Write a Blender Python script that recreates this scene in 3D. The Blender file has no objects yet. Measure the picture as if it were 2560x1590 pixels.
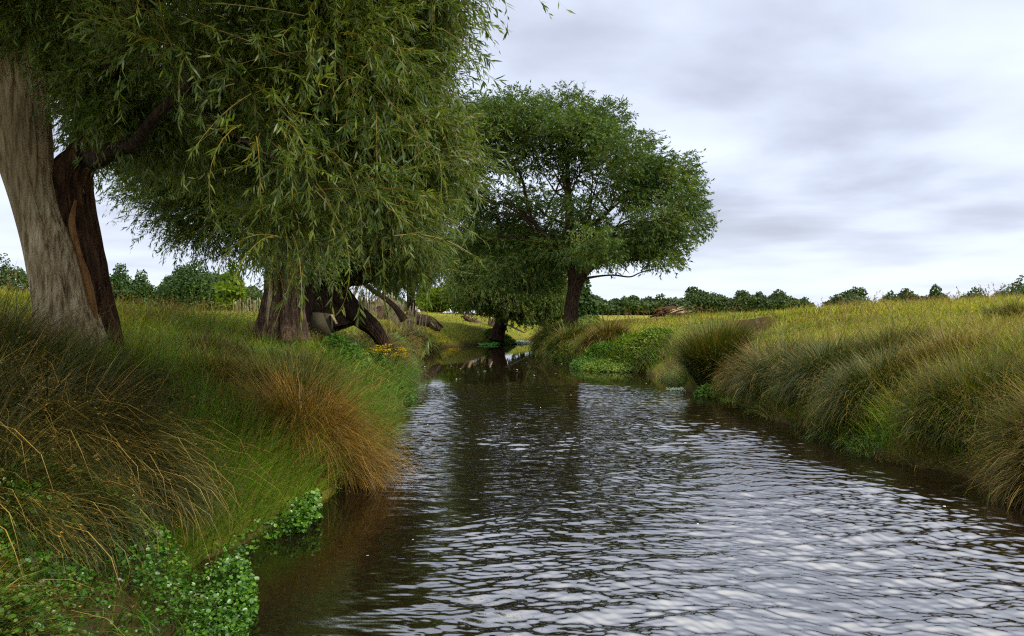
import bpy, math
import numpy as np
from mathutils import Vector

R = math.radians
S = bpy.context.scene
C = S.collection
rng = np.random.default_rng(7)

# ------------------------------------------------------------------ camera, sky, sun
F = 28.0 / 36.0 * 2560.0
HC = 1.6
cam = bpy.data.objects.new('camera', bpy.data.cameras.new('camera'))
C.objects.link(cam)
cam.data.lens = 28.0
cam.data.sensor_width = 36.0
cam.data.clip_start = 0.05
cam.data.clip_end = 5000.0
cam.location = (0, 0, HC)
cam.rotation_euler = (R(90) - math.atan(10 / F), 0, 0)
S.camera = cam

SUN_EL, SUN_AZ = 48.0, 112.0      # azimuth clockwise from +Y (view direction)
world = bpy.data.worlds.new('World')
S.world = world
world.use_nodes = True
nt = world.node_tree
nt.nodes.clear()
def N(t, typ, **kw):
    n = t.nodes.new(typ)
    for k, v in kw.items():
        if k.startswith('i_'):
            n.inputs[k[2:].replace('_', ' ')].default_value = v
        else:
            setattr(n, k, v)
    return n
def L(t, a, b): t.links.new(a, b)
def math_(t, op, a, b=None, clamp=False):
    n = t.nodes.new('ShaderNodeMath'); n.operation = op; n.use_clamp = clamp
    for i, v in enumerate((a, b)):
        if v is None: continue
        if isinstance(v, (int, float)): n.inputs[i].default_value = v
        else: t.links.new(v, n.inputs[i])
    return n.outputs[0]
def mixc(t, fac, a, b, mode='MIX'):
    n = t.nodes.new('ShaderNodeMix'); n.data_type = 'RGBA'; n.blend_type = mode
    for k, v in ((0, fac), (6, a), (7, b)):
        if isinstance(v, (int, float)): n.inputs[k].default_value = v
        elif isinstance(v, tuple): n.inputs[k].default_value = (*v, 1)
        else: t.links.new(v, n.inputs[k])
    return n.outputs[2]
def rampf(t, fac, stops, interp='LINEAR'):
    n = t.nodes.new('ShaderNodeValToRGB'); cr = n.color_ramp; cr.interpolation = interp
    while len(cr.elements) < len(stops): cr.elements.new(0.5)
    for e, (p, c) in zip(cr.elements, stops):
        e.position = p; e.color = (*c, 1) if len(c) == 3 else c
    t.links.new(fac, n.inputs[0])
    return n.outputs[0]
def g3(v): return (v, v, v)

tc = N(nt, 'ShaderNodeTexCoord')
sep = N(nt, 'ShaderNodeSeparateXYZ'); L(nt, tc.outputs['Generated'], sep.inputs[0])
zc = math_(nt, 'MAXIMUM', sep.outputs[2], 0.0)
den = math_(nt, 'ADD', zc, 0.10)
cx = math_(nt, 'DIVIDE', sep.outputs[0], den)
cy = math_(nt, 'DIVIDE', sep.outputs[1], den)
cmb = N(nt, 'ShaderNodeCombineXYZ'); L(nt, cx, cmb.inputs[0]); L(nt, cy, cmb.inputs[1])
n1 = N(nt, 'ShaderNodeTexNoise', i_Scale=0.55, i_Detail=7.0, i_Roughness=0.52, i_Distortion=0.25)
n2 = N(nt, 'ShaderNodeTexNoise', i_Scale=1.6, i_Detail=5.0, i_Roughness=0.4)
mp = N(nt, 'ShaderNodeMapping'); mp.inputs['Location'].default_value = (3.1, 1.7, 0)
L(nt, cmb.outputs[0], mp.inputs[0]); L(nt, mp.outputs[0], n1.inputs['Vector'])
mp2 = N(nt, 'ShaderNodeMapping'); mp2.inputs['Location'].default_value = (7.9, -2.3, 4); L(nt, cmb.outputs[0], mp2.inputs[0]); L(nt, mp2.outputs[0], n2.inputs['Vector'])
nn = math_(nt, 'ADD', math_(nt, 'MULTIPLY', n1.outputs[0], 0.65), math_(nt, 'MULTIPLY', n2.outputs[0], 0.35))
cloud = rampf(nt, nn, [(0.32, (0.38, 0.405, 0.50)), (0.42, (0.50, 0.54, 0.66)), (0.51, (0.65, 0.71, 0.85)), (0.62, (0.76, 0.83, 0.98))])
hor = rampf(nt, zc, [(0.0, g3(1.0)), (0.16, g3(0.0))], 'EASE')
cloud = mixc(nt, math_(nt, 'MULTIPLY', hor, 0.6), cloud, (0.78, 0.85, 0.97))
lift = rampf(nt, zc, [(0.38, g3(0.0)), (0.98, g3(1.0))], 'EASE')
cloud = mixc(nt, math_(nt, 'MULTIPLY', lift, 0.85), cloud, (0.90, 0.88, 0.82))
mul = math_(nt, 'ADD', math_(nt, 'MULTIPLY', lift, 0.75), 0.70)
skyt = N(nt, 'ShaderNodeTexSky'); skyt.sky_type = 'NISHITA'; skyt.sun_disc = False
skyt.sun_elevation = R(SUN_EL); skyt.sun_rotation = R(SUN_AZ)
bg1 = N(nt, 'ShaderNodeBackground'); bg1.inputs[1].default_value = 0.05
L(nt, skyt.outputs[0], bg1.inputs[0])
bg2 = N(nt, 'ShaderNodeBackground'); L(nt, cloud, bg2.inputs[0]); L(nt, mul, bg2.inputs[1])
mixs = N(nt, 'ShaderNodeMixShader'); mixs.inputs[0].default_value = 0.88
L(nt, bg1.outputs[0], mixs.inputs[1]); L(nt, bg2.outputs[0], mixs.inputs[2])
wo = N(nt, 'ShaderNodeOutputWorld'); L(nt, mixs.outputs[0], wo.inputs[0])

sun = bpy.data.objects.new('sun', bpy.data.lights.new('sun', 'SUN'))
C.objects.link(sun)
sun.data.energy = 1.5
sun.data.angle = R(12)
sun.data.color = (1.0, 0.94, 0.84)
sd = Vector((math.sin(R(SUN_AZ)) * math.cos(R(SUN_EL)), math.cos(R(SUN_AZ)) * math.cos(R(SUN_EL)), math.sin(R(SUN_EL))))
sun.rotation_euler = sd.to_track_quat('Z', 'Y').to_euler()

S.view_settings.view_transform = 'Standard'
S.view_settings.look = 'None'
S.view_settings.exposure = 0.95
S.view_settings.gamma = 1.0
S.render.engine = 'CYCLES'
S.cycles.max_bounces = 5
S.cycles.diffuse_bounces = 3
S.cycles.glossy_bounces = 2
S.cycles.transmission_bounces = 3
S.cycles.caustics_reflective = False
S.cycles.caustics_refractive = False
S.cycles.use_denoising = False
S.cycles.sample_clamp_indirect = 3.0
S.cycles.filter_width = 1.2

# ------------------------------------------------------------------ helpers
def P(px, py, Y):
    return np.array([(px - 1280) / F * Y, Y, HC - (py - 785) / F * Y])

def mesh(name, V, quads=None, tris=None, mat=None, parent=None, attrs=None, smooth=False):
    me = bpy.data.meshes.new(name)
    V = np.asarray(V, np.float32)
    q = np.zeros((0, 4), np.int32) if quads is None else np.asarray(quads, np.int32).reshape(-1, 4)
    t = np.zeros((0, 3), np.int32) if tris is None else np.asarray(tris, np.int32).reshape(-1, 3)
    me.vertices.add(len(V)); me.vertices.foreach_set('co', V.ravel())
    loops = np.concatenate([q.ravel(), t.ravel()])
    me.loops.add(len(loops)); me.loops.foreach_set('vertex_index', loops)
    st = np.concatenate([np.arange(len(q)) * 4, len(q) * 4 + np.arange(len(t)) * 3]).astype(np.int32)
    me.polygons.add(len(st)); me.polygons.foreach_set('loop_start', st)
    me.update(calc_edges=True)
    if smooth: me.polygons.foreach_set('use_smooth', np.ones(len(st), bool))
    for k, a in (attrs or {}).items():
        at = me.attributes.new(k, 'FLOAT', 'POINT'); at.data.foreach_set('value', np.asarray(a, np.float32))
    if mat is not None: me.materials.append(mat)
    o = bpy.data.objects.new(name, me); C.objects.link(o)
    if parent is not None: o.parent = parent
    return o

class MB:
    def __init__(s): s.V = []; s.Q = []; s.T = []; s.A = {}; s.n = 0
    def add(s, V, Q=None, T=None, **A):
        V = np.asarray(V, float).reshape(-1, 3)
        if Q is not None and len(Q): s.Q.append(np.asarray(Q) + s.n)
        if T is not None and len(T): s.T.append(np.asarray(T) + s.n)
        s.V.append(V)
        for k in ('rnd', 'along', 'tone'):
            a = A.get(k, 0.5); a = np.broadcast_to(np.asarray(a, float), (len(V),))
            s.A.setdefault(k, []).append(a)
        s.n += len(V)
    def build(s, name, mat, parent=None, smooth=False, origin=None):
        V = np.concatenate(s.V)
        if origin is not None: V = V - np.asarray(origin)
        return mesh(name, V, np.concatenate(s.Q) if s.Q else None, np.concatenate(s.T) if s.T else None, mat, parent,
                    {k: np.concatenate(v) for k, v in s.A.items()}, smooth)

def thing(name, label, cat, loc, group=None):
    o = bpy.data.objects.new(name, None); C.objects.link(o); o.location = tuple(float(v) for v in loc)
    o.empty_display_size = 0.2
    return tag(o, label, cat, group)
def tag(o, label=None, cat=None, group=None, kind=None):
    for k, v in (('label', label), ('category', cat), ('group', group), ('kind', kind)):
        if v: o[k] = v
    return o

def unit(v): return v / np.maximum(np.linalg.norm(v, axis=-1, keepdims=True), 1e-9)
def rand_dir(n):
    return unit(rng.normal(size=(n, 3)))

def sweep(base, head, th0, length, droop, segs, pw=1.2):
    """curves: (n, segs+1, 3) points and (n, segs, 3) directions; head = horizontal unit heading"""
    n = len(base); pts = np.zeros((n, segs + 1, 3)); dr = np.zeros((n, segs, 3)); p = base.copy(); pts[:, 0] = p
    for k in range(segs):
        th = th0 - droop * ((k + 0.6) / segs) ** pw
        d = np.stack([np.cos(th) * head[:, 0], np.cos(th) * head[:, 1], np.sin(th)], 1)
        p = p + d * (length / segs)[:, None]; pts[:, k + 1] = p; dr[:, k] = d
    return pts, dr

def blades(mb, base, head, th0, length, width, droop, segs, rnd, tone=0.5, pw=1.2, tipw=0.12):
    n = len(base)
    pts, _ = sweep(base, head, th0, length, droop, segs, pw)
    kk = np.cumsum(rng.normal(0, 0.012, (n, segs, 3)) * length[:, None, None], 1); pts[:, 1:] += kk
    a = rng.uniform(-1.1, 1.1, n); ca, sa = np.cos(a), np.sin(a)
    side = np.stack([-head[:, 1] * ca - head[:, 0] * sa, head[:, 0] * ca - head[:, 1] * sa, np.zeros(n)], 1)
    t = np.linspace(0, 1, segs + 1)
    w = (1 - t ** 2.2) * (1 - tipw) + tipw
    off = side[:, None, :] * (width[:, None] * w[None, :])[:, :, None] * 0.5
    V = np.stack([pts - off, pts + off], 2)          # n, segs+1, 2, 3
    m = (segs + 1) * 2
    q = np.array([[2 * k, 2 * k + 1, 2 * k + 3, 2 * k + 2] for k in range(segs)])
    Q = (q[None] + (np.arange(n) * m)[:, None, None]).reshape(-1, 4)
    al = np.broadcast_to(t[None, :, None], (n, segs + 1, 2)).ravel()
    tn = np.broadcast_to(np.asarray(tone, float), (n,))
    mb.add(V.reshape(-1, 3), Q, rnd=np.repeat(rnd, m), along=al, tone=np.repeat(tn, m))
    return pts

def seed_heads(mb, pts, idx, size, per=6, span=0.22, tone=1.0):
    a = pts[idx, -1]; b = pts[idx, -2]; m = len(idx) * per
    f = rng.uniform(0, 1, m)[:, None]; k = np.repeat(np.arange(len(idx)), per)
    c = a[k] * (1 - f * span * 3) + b[k] * f * span * 3
    d = unit(unit(a - b)[k] + rand_dir(m) * .9); sz = size[k] if np.ndim(size) else size
    leaves(mb, c, d, rand_dir(m), sz * rng.uniform(.6, 1.4, m), sz * .4 * np.ones(m), rng.uniform(.5, 1, m), tone=tone)

def leaves(mb, base, d, nrm, length, width, rnd, curved=False, tone=0.5):
    n = len(base); d = unit(d); s = unit(np.cross(d, nrm)); up = np.cross(s, d)
    l = length[:, None]; w = width[:, None] * 0.5
    tn = np.broadcast_to(np.asarray(tone, float), (n,))
    if curved:
        b = -up * l * rng.uniform(0.0, 0.22, n)[:, None]
        V = np.stack([base, base + d * l * .28 - s * w, base + d * l * .28 + s * w,
                      base + d * l * .68 - s * w * .75 + b * .5, base + d * l * .68 + s * w * .75 + b * .5, base + d * l + b * 1.25], 1)
        Q = (np.array([[1, 2, 4, 3]])[None] + (np.arange(n) * 6)[:, None, None]).reshape(-1, 4)
        T = (np.array([[0, 2, 1], [3, 4, 5]])[None] + (np.arange(n) * 6)[:, None, None]).reshape(-1, 3)
        mb.add(V.reshape(-1, 3), Q, T, rnd=np.repeat(rnd, 6), tone=np.repeat(tn, 6))
    else:
        V = np.stack([base, base + d * l * .45 - s * w, base + d * l, base + d * l * .45 + s * w], 1)
        Q = np.arange(n * 4).reshape(-1, 4)
        mb.add(V.reshape(-1, 3), Q, rnd=np.repeat(rnd, 4), tone=np.repeat(tn, 4))

def catmull(pts, n):
    pts = np.asarray(pts, float); m = len(pts)
    if m < 3:
        t = np.linspace(0, 1, n)[:, None]; return pts[0] * (1 - t) + pts[-1] * t
    ext = np.vstack([2 * pts[0] - pts[1], pts, 2 * pts[-1] - pts[-2]])
    u = np.linspace(0, m - 1 - 1e-6, n); i = u.astype(int); f = (u - i)[:, None]
    a, b, c, d = ext[i], ext[i + 1], ext[i + 2], ext[i + 3]
    return 0.5 * ((2 * b) + (-a + c) * f + (2 * a - 5 * b + 4 * c - d) * f ** 2 + (-a + 3 * b - 3 * c + d) * f ** 3)

def fnoise(x, y, z, seed=0, octv=4):
    """cheap smooth pseudo noise in about [-1,1]"""
    r = np.random.default_rng(seed); o = 0; amp = 1; tot = 0; fr = 1.0
    for k in range(octv):
        for j in range(3):
            v = r.normal(size=3); v /= np.linalg.norm(v); ph = r.uniform(0, 6.28)
            v2 = r.normal(size=3); v2 /= np.linalg.norm(v2)
            arg = (x * v[0] + y * v[1] + z * v[2]) * fr
            o = o + amp * np.sin(arg + ph + 1.3 * np.sin((x * v2[0] + y * v2[1] + z * v2[2]) * fr * 0.8 + ph * 2)) / 3
        tot += amp; amp *= 0.55; fr *= 2.03
    return o / tot * 1.6

def tube(mb, path, rad, sides=10, n=None, ridge=0.0, seed=1, flare=0.0, rnd=0.5, cap=True, lobes=None):
    """swept tube with optional lengthwise bark ridges"""
    path = np.asarray(path, float)
    pr = np.column_stack([path, rad])
    if n: pr = catmull(pr, n)
    p = pr[:, :3]; r = np.maximum(pr[:, 3], 0.001); m = len(p)
    tg = unit(np.gradient(p, axis=0))
    ref = np.array([0.0, 1.0, 0.0]) if abs(tg[:, 1]).mean() < 0.8 else np.array([1.0, 0, 0])
    a = unit(np.cross(tg, ref)); b = np.cross(tg, a)
    th = np.linspace(0, 2 * np.pi, sides, endpoint=False)
    s = np.concatenate([[0], np.cumsum(np.linalg.norm(np.diff(p, axis=0), axis=1))])
    TH, SS = np.meshgrid(th, s)
    RR = np.repeat(r[:, None], sides, 1)
    if ridge:
        k = max(3, sides // 8)
        w = fnoise(np.cos(TH) * 3, np.sin(TH) * 3, SS * 0.9, seed, 3)
        rid = fnoise(np.cos(TH) * (7 + sides / 16) + w, np.sin(TH) * (7 + sides / 16), SS * 1.6, seed + 5, 3)
        rid = 1 - 2 * np.abs(rid)
        RR = RR * (1 + ridge * 0.8 * w + ridge * 0.6 * rid)
    if flare:
        f = np.exp(-SS / flare) * 0.6
        RR = RR * (1 + f * (0.6 + 0.55 * np.cos(TH * 5 + seed) * np.cos(TH * 2 + seed * 2)))
    if lobes is not None:
        RR = RR * (1 + lobes * np.cos(TH * 3 + seed + SS * .5))
    V = p[:, None] + (a[:, None] * np.cos(TH)[..., None] + b[:, None] * np.sin(TH)[..., None]) * RR[..., None]
    i = np.arange(m - 1)[:, None] * sides; j = np.arange(sides)[None]; j2 = (j + 1) % sides
    Q = np.stack([i + j, i + j2, i + sides + j2, i + sides + j], -1).reshape(-1, 4)
    VV = V.reshape(-1, 3); T = None
    if cap:
        VV = np.vstack([VV, p[:1], p[-1:]]); c0 = m * sides; c1 = c0 + 1
        jj = np.arange(sides); jn = (jj + 1) % sides
        T = np.vstack([np.stack([np.full(sides, c0), jn, jj], 1), np.stack([np.full(sides, c1), (m - 1) * sides + jj, (m - 1) * sides + jn], 1)])
    mb.add(VV, Q, T, rnd=rnd, along=np.concatenate([np.repeat(s / s[-1], sides), [0, 1] if cap else []]))

# ------------------------------------------------------------------ materials
def newmat(name):
    m = bpy.data.materials.new(name); m.use_nodes = True; t = m.node_tree; t.nodes.clear()
    out = N(t, 'ShaderNodeOutputMaterial'); return m, t, out
def attr(t, name):
    n = N(t, 'ShaderNodeAttribute'); n.attribute_name = name; return n.outputs['Fac']
def objnoise(t, scale, detail=2.0, stretch=None, rough=0.5):
    tcn = N(t, 'ShaderNodeTexCoord'); mpn = N(t, 'ShaderNodeMapping'); mpn.inputs['Scale'].default_value = stretch or (1, 1, 1)
    L(t, tcn.outputs['Object'], mpn.inputs[0])
    n = N(t, 'ShaderNodeTexNoise', i_Scale=scale, i_Detail=detail, i_Roughness=rough); L(t, mpn.outputs[0], n.inputs['Vector'])
    return n.outputs[0]

def foliage(name, stops, back=None, transl=0.3, rough=0.55, spec=0.3, patch=0.25, along=None, pscale=0.6, tonestops=None):
    m, t, out = newmat(name)
    r = attr(t, 'rnd')
    nz = objnoise(t, pscale, 2.0)
    f = math_(t, 'ADD', r, math_(t, 'MULTIPLY', math_(t, 'SUBTRACT', nz, 0.5), patch * 4))
    col = rampf(t, math_(t, 'MAXIMUM', math_(t, 'MINIMUM', f, 1.0), 0.0), stops)
    if tonestops:
        for lo, hi, c in tonestops:                       # tone attribute picks another species colour
            k = rampf(t, attr(t, 'tone'), [(lo, g3(0)), (hi, g3(1))])
            c2 = mixc(t, r, c[0], c[1]); col = mixc(t, k, col, c2)
    if along:
        k = rampf(t, attr(t, 'along'), [(along[0], g3(0)), (along[1], g3(1))])
        col = mixc(t, math_(t, 'MULTIPLY', k, along[3]), col, along[2])
    if back:
        geo = N(t, 'ShaderNodeNewGeometry'); col = mixc(t, math_(t, 'MULTIPLY', geo.outputs['Backfacing'], 0.75), col, back)
    pb = N(t, 'ShaderNodeBsdfPrincipled'); L(t, col, pb.inputs['Base Color']); pb.inputs['Roughness'].default_value = rough
    pb.inputs['Specular IOR Level'].default_value = spec
    if transl:
        tr = N(t, 'ShaderNodeBsdfTranslucent')
        c3 = mixc(t, 1.0, col, (1.25, 1.3, 0.45), 'MULTIPLY'); L(t, c3, tr.inputs[0])
        mx = N(t, 'ShaderNodeMixShader'); mx.inputs[0].default_value = transl
        L(t, pb.outputs[0], mx.inputs[1]); L(t, tr.outputs[0], mx.inputs[2]); L(t, mx.outputs[0], out.inputs[0])
    else: L(t, pb.outputs[0], out.inputs[0])
    return m

def bark(name, c1, c2, c3, scale=6.0, stretch=(4, 4, 0.7), bump=0.5, dist=0.03):
    m, t, out = newmat(name)
    a = objnoise(t, scale, 5.0, stretch, 0.65); b = objnoise(t, scale * 0.25, 3.0, (1, 1, .6)); c = objnoise(t, scale * 4, 3.0, stretch, 0.7)
    col = rampf(t, a, [(0.34, c1), (0.5, c2), (0.66, c3)])
    col = mixc(t, rampf(t, b, [(0.4, g3(0)), (0.65, g3(0.55))]), col, c1)
    pb = N(t, 'ShaderNodeBsdfPrincipled'); L(t, col, pb.inputs['Base Color']); pb.inputs['Roughness'].default_value = 0.85
    pb.inputs['Specular IOR Level'].default_value = 0.2
    bp = N(t, 'ShaderNodeBump'); bp.inputs['Strength'].default_value = bump; bp.inputs['Distance'].default_value = dist
    L(t, math_(t, 'ADD', a, math_(t, 'MULTIPLY', c, 0.4)), bp.inputs['Height']); L(t, bp.outputs[0], pb.inputs['Normal'])
    L(t, pb.outputs[0], out.inputs[0]); return m

M = {}
M['willow_near'] = foliage('willow_near', [(0.0, (0.032, 0.065, 0.005)), (0.5, (0.088, 0.145, 0.008)), (0.85, (0.20, 0.25, 0.012)), (1.0, (0.33, 0.34, 0.02))], back=(0.19, 0.26, 0.075), transl=0.36, rough=0.42, spec=0.5, patch=0.12)
M['willow_mid'] = foliage('willow_mid', [(0.0, (0.032, 0.075, 0.007)), (0.5, (0.075, 0.13, 0.011)), (1.0, (0.18, 0.23, 0.016))], back=(0.13, 0.19, 0.05), transl=0.3, patch=0.2)
M['willow_far'] = foliage('willow_far', [(0.0, (0.026, 0.066, 0.007)), (0.5, (0.072, 0.13, 0.010)), (1.0, (0.18, 0.24, 0.016))], back=(0.10, 0.17, 0.05), transl=0.3, patch=0.3, pscale=0.5)
M['oak'] = foliage('oak_leaves', [(0.0, (0.018, 0.050, 0.008)), (0.5, (0.038, 0.085, 0.009)), (1.0, (0.10, 0.16, 0.012))], transl=0.15, patch=0.3, pscale=0.12)
M['oak_blue'] = foliage('distant_leaves', [(0.0, (0.020, 0.046, 0.007)), (0.5, (0.044, 0.080, 0.009)), (1.0, (0.10, 0.14, 0.012))], transl=0.1, patch=0.3, pscale=0.1)
M['lime'] = foliage('yellow_green_leaves', [(0.0, (0.08, 0.14, 0.008)), (0.5, (0.17, 0.26, 0.012)), (1.0, (0.32, 0.38, 0.02))], transl=0.35, patch=0.3, pscale=0.35)
M['herb'] = foliage('herb_leaves', [(0.0, (0.035, 0.10, 0.008)), (0.5, (0.07, 0.17, 0.013)), (1.0, (0.15, 0.26, 0.018))], transl=0.3, patch=0.2, pscale=2.0)
M['herb_yellow'] = foliage('herb_yellow_leaves', [(0.0, (0.07, 0.14, 0.008)), (0.5, (0.13, 0.21, 0.012)), (1.0, (0.26, 0.30, 0.016))], transl=0.3, patch=0.25, pscale=2.0)
M['cress'] = foliage('cress_leaves', [(0.0, (0.02, 0.08, 0.006)), (0.5, (0.07, 0.19, 0.012)), (1.0, (0.22, 0.40, 0.04))], transl=0.22, rough=0.35, spec=0.6, patch=0.1, pscale=3.0)
M['twig'] = foliage('twig_bark', [(0.0, (0.12, 0.085, 0.014)), (1.0, (0.38, 0.25, 0.03))], transl=0.0, patch=0.05)
M['grass'] = foliage('meadow_grass', [(0.0, (0.065, 0.13, 0.005)), (0.4, (0.17, 0.24, 0.006)), (0.75, (0.33, 0.34, 0.008)), (1.0, (0.52, 0.42, 0.03))], transl=0.25, patch=0.36, pscale=0.45,
                    along=(0.5, 1.0, (0.36, 0.27, 0.06), 0.4), tonestops=[(0.55, 0.75, ((0.05, 0.18, 0.006), (0.22, 0.46, 0.016))), (0.85, 0.95, ((0.10, 0.055, 0.02), (0.26, 0.16, 0.05)))])
M['rush_green'] = foliage('rush_green', [(0.0, (0.018, 0.042, 0.005)), (0.5, (0.055, 0.095, 0.009)), (0.85, (0.13, 0.16, 0.014)), (1.0, (0.32, 0.26, 0.05))], transl=0.12, patch=0.12, pscale=2.5, along=(0.55, 1.0, (0.20, 0.15, 0.025), 0.2))
M['rush_brown'] = foliage('rush_brown', [(0.0, (0.020, 0.028, 0.004)), (0.4, (0.070, 0.068, 0.008)), (0.75, (0.18, 0.11, 0.013)), (1.0, (0.48, 0.31, 0.065))], transl=0.12, patch=0.12, pscale=2.5, along=(0.5, 1.0, (0.36, 0.17, 0.03), 0.3))
M['rush_olive'] = foliage('rush_olive', [(0.0, (0.018, 0.042, 0.004)), (0.5, (0.055, 0.098, 0.006)), (0.88, (0.13, 0.16, 0.010)), (1.0, (0.38, 0.30, 0.05))], transl=0.12, patch=0.12, pscale=2.5, along=(0.5, 1.0, (0.22, 0.17, 0.02), 0.15))
M['rush_orange'] = foliage('rush_orange', [(0.0, (0.018, 0.030, 0.003)), (0.35, (0.075, 0.072, 0.007)), (0.7, (0.24, 0.130, 0.010)), (1.0, (0.56, 0.33, 0.04))], transl=0.15, patch=0.15, pscale=2.5, along=(0.45, 1.0, (0.46, 0.20, 0.02), 0.42))
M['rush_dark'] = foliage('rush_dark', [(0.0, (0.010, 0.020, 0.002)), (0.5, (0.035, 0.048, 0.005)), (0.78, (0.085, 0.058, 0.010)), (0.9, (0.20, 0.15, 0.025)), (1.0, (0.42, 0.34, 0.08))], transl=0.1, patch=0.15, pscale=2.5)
M['bank'] = foliage('bank_grass', [(0.0, (0.020, 0.045, 0.004)), (0.45, (0.065, 0.105, 0.007)), (0.8, (0.15, 0.17, 0.012)), (1.0, (0.40, 0.30, 0.055))], transl=0.15, patch=0.15, pscale=1.5, tonestops=[(0.55, 0.75, ((0.04, 0.14, 0.006), (0.14, 0.32, 0.014))), (0.85, 0.95, ((0.07, 0.035, 0.012), (0.24, 0.12, 0.03)))])
M['bark_dark'] = bark('bark_dark', (0.016, 0.009, 0.006), (0.065, 0.036, 0.020), (0.16, 0.095, 0.055), scale=8.0, bump=0.9, dist=.05)
M['bark_red'] = bark('bark_red', (0.022, 0.010, 0.006), (0.085, 0.040, 0.018), (0.20, 0.10, 0.045), scale=5.0, stretch=(4, 4, 0.6), bump=0.9, dist=0.05)
M['bark_grey'] = bark('bark_grey', (0.035, 0.020, 0.012), (0.15, 0.092, 0.056), (0.34, 0.23, 0.145), scale=8.0, bump=0.9, dist=.05)
M['wood_pale'] = bark('wood_pale', (0.13, 0.080, 0.038), (0.46, 0.34, 0.19), (0.68, 0.56, 0.36), scale=6.0, stretch=(5, 5, 0.45), bump=0.55, dist=0.02)
M['wood_white'] = bark('wood_white', (0.35, 0.30, 0.24), (0.55, 0.50, 0.42), (0.7, 0.66, 0.58), scale=6.0)
M['wood_orange'] = bark('wood_orange', (0.16, 0.065, 0.02), (0.32, 0.15, 0.05), (0.42, 0.22, 0.09), scale=7.0, stretch=(5, 5, 0.4))
M['paling'] = bark('paling_wood', (0.16, 0.12, 0.06), (0.32, 0.26, 0.15), (0.48, 0.40, 0.26), scale=9.0, stretch=(4, 4, 0.4), bump=0.2)
M['slab'] = bark('slab_board', (0.06, 0.050, 0.030), (0.09, 0.075, 0.045), (0.12, 0.10, 0.06), scale=3.0, stretch=(1, 1, 1), bump=0.2)
M['foam'] = foliage('foam_and_petal', [(0, (0.6, 0.6, 0.55)), (1, (0.8, 0.8, 0.75))], transl=0.0)
M['yellow'] = foliage('yellow_flower', [(0, (0.62, 0.46, 0.01)), (1, (0.85, 0.68, 0.02))], transl=0.2)
M['weed'] = foliage('floating_weed', [(0, (0.05, 0.22, 0.02)), (1, (0.12, 0.40, 0.05))], transl=0.1)
M['weed_pale'] = foliage('floating_weed_pale', [(0, (0.30, 0.48, 0.34)), (1, (0.55, 0.70, 0.55))], transl=0.1)

def ground_mat():
    m, t, out = newmat('ground_turf')
    a = objnoise(t, 0.35, 4.0); b = objnoise(t, 7.0, 5.0); c = objnoise(t, 45.0, 3.0)
    col = rampf(t, a, [(0.32, (0.13, 0.16, 0.015)), (0.5, (0.22, 0.22, 0.016)), (0.68, (0.32, 0.25, 0.035))])
    col = mixc(t, rampf(t, b, [(0.35, g3(0.0)), (0.7, g3(0.6))]), col, (0.10, 0.13, 0.02))
    col = mixc(t, rampf(t, c, [(0.4, g3(0.0)), (0.75, g3(0.35))]), col, (0.30, 0.22, 0.06))
    col = mixc(t, attr(t, 'soil'), col, mixc(t, b, (0.030, 0.018, 0.010), (0.085, 0.050, 0.028)))
    pb = N(t, 'ShaderNodeBsdfPrincipled'); L(t, col, pb.inputs['Base Color']); pb.inputs['Roughness'].default_value = 0.95
    pb.inputs['Specular IOR Level'].default_value = 0.1
    bp = N(t, 'ShaderNodeBump'); bp.inputs['Strength'].default_value = 0.8; bp.inputs['Distance'].default_value = 0.06
    L(t, math_(t, 'ADD', b, math_(t, 'MULTIPLY', c, 0.5)), bp.inputs['Height']); L(t, bp.outputs[0], pb.inputs['Normal'])
    L(t, pb.outputs[0], out.inputs[0]); return m

# ------------------------------------------------------------------ terrain
_LY = [-12, 0, 3.9, 4.8, 5.7, 6.7, 7.5, 9, 12, 18.7, 24, 27.7, 33.5, 38, 41, 43, 50, 60, 120]
_LX = [-1.5, -1.5, -1.68, -1.9, -1.78, -1.68, -1.6, -1.55, -1.75, -2.35, -3.1, -3.3, -3.5, -3.0, -1.8, 0.0, 1.6, 6, 31]
_RY = [-12, 0, 6.7, 8, 8.7, 10.4, 13.6, 15.9, 16.8, 20, 21.5, 24, 30.3, 36, 42, 46, 50, 60, 120]
_RX = [4.6, 4.6, 4.45, 4.35, 4.1, 3.95, 4.0, 3.85, 3.6, 3.7, 3.5, 2.2, 0.95, 0.9, 1.6, 3.4, 5.8, 10.5, 37]
def XL(y): return np.interp(y, _LY, _LX) + 0.07 * np.sin(y * 1.9 + 1) + 0.04 * np.sin(y * 4.7)
def XR(y): return np.interp(y, _RY, _RX) + 0.07 * np.sin(y * 1.7 + 2) + 0.05 * np.sin(y * 4.1)
_pd = [-2.0, -0.5, 0, 0.25, 0.6, 1.1, 2, 4, 7, 10]
_pr = [-0.9, -0.6, -0.05, 0.25, 0.5, 0.75, 1.02, 1.3, 1.7, 2.0]
_pl = [-0.9, -0.6, -0.05, 0.22, 0.45, 0.68, 1.0, 1.3, 1.8, 2.0]
_pR = [(8, 2.15), (14, 2.17), (20, 1.95), (30, 1.62), (45, 1.25), (70, 1.05), (120, 1.0), (200, 1.0)]
_pL = [(8, 2.15), (14, 2.1), (18, 1.92), (23, 1.66), (30, 1.58), (50, 1.72), (70, 1.5), (200, 1.2)]
SCARS = [(4.15, 20.0, 0.6, 0.9, 0.3), (3.4, 26.0, 0.5, 0.6, 0.12)]
def cut(x, y):
    xw = np.exp(-((x - 7.55 * y / 25.0) / (0.75 + .12 * np.sin(y * 5))) ** 4)
    return xw * np.clip((y - 19.5) / 4.5, 0, 1) * (1 - np.clip((y - 24.95) / .2, 0, 1)), xw * np.clip((y - 23.9) / .3, 0, 1) * (1 - np.clip((y - 25.2) / .15, 0, 1))
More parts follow.
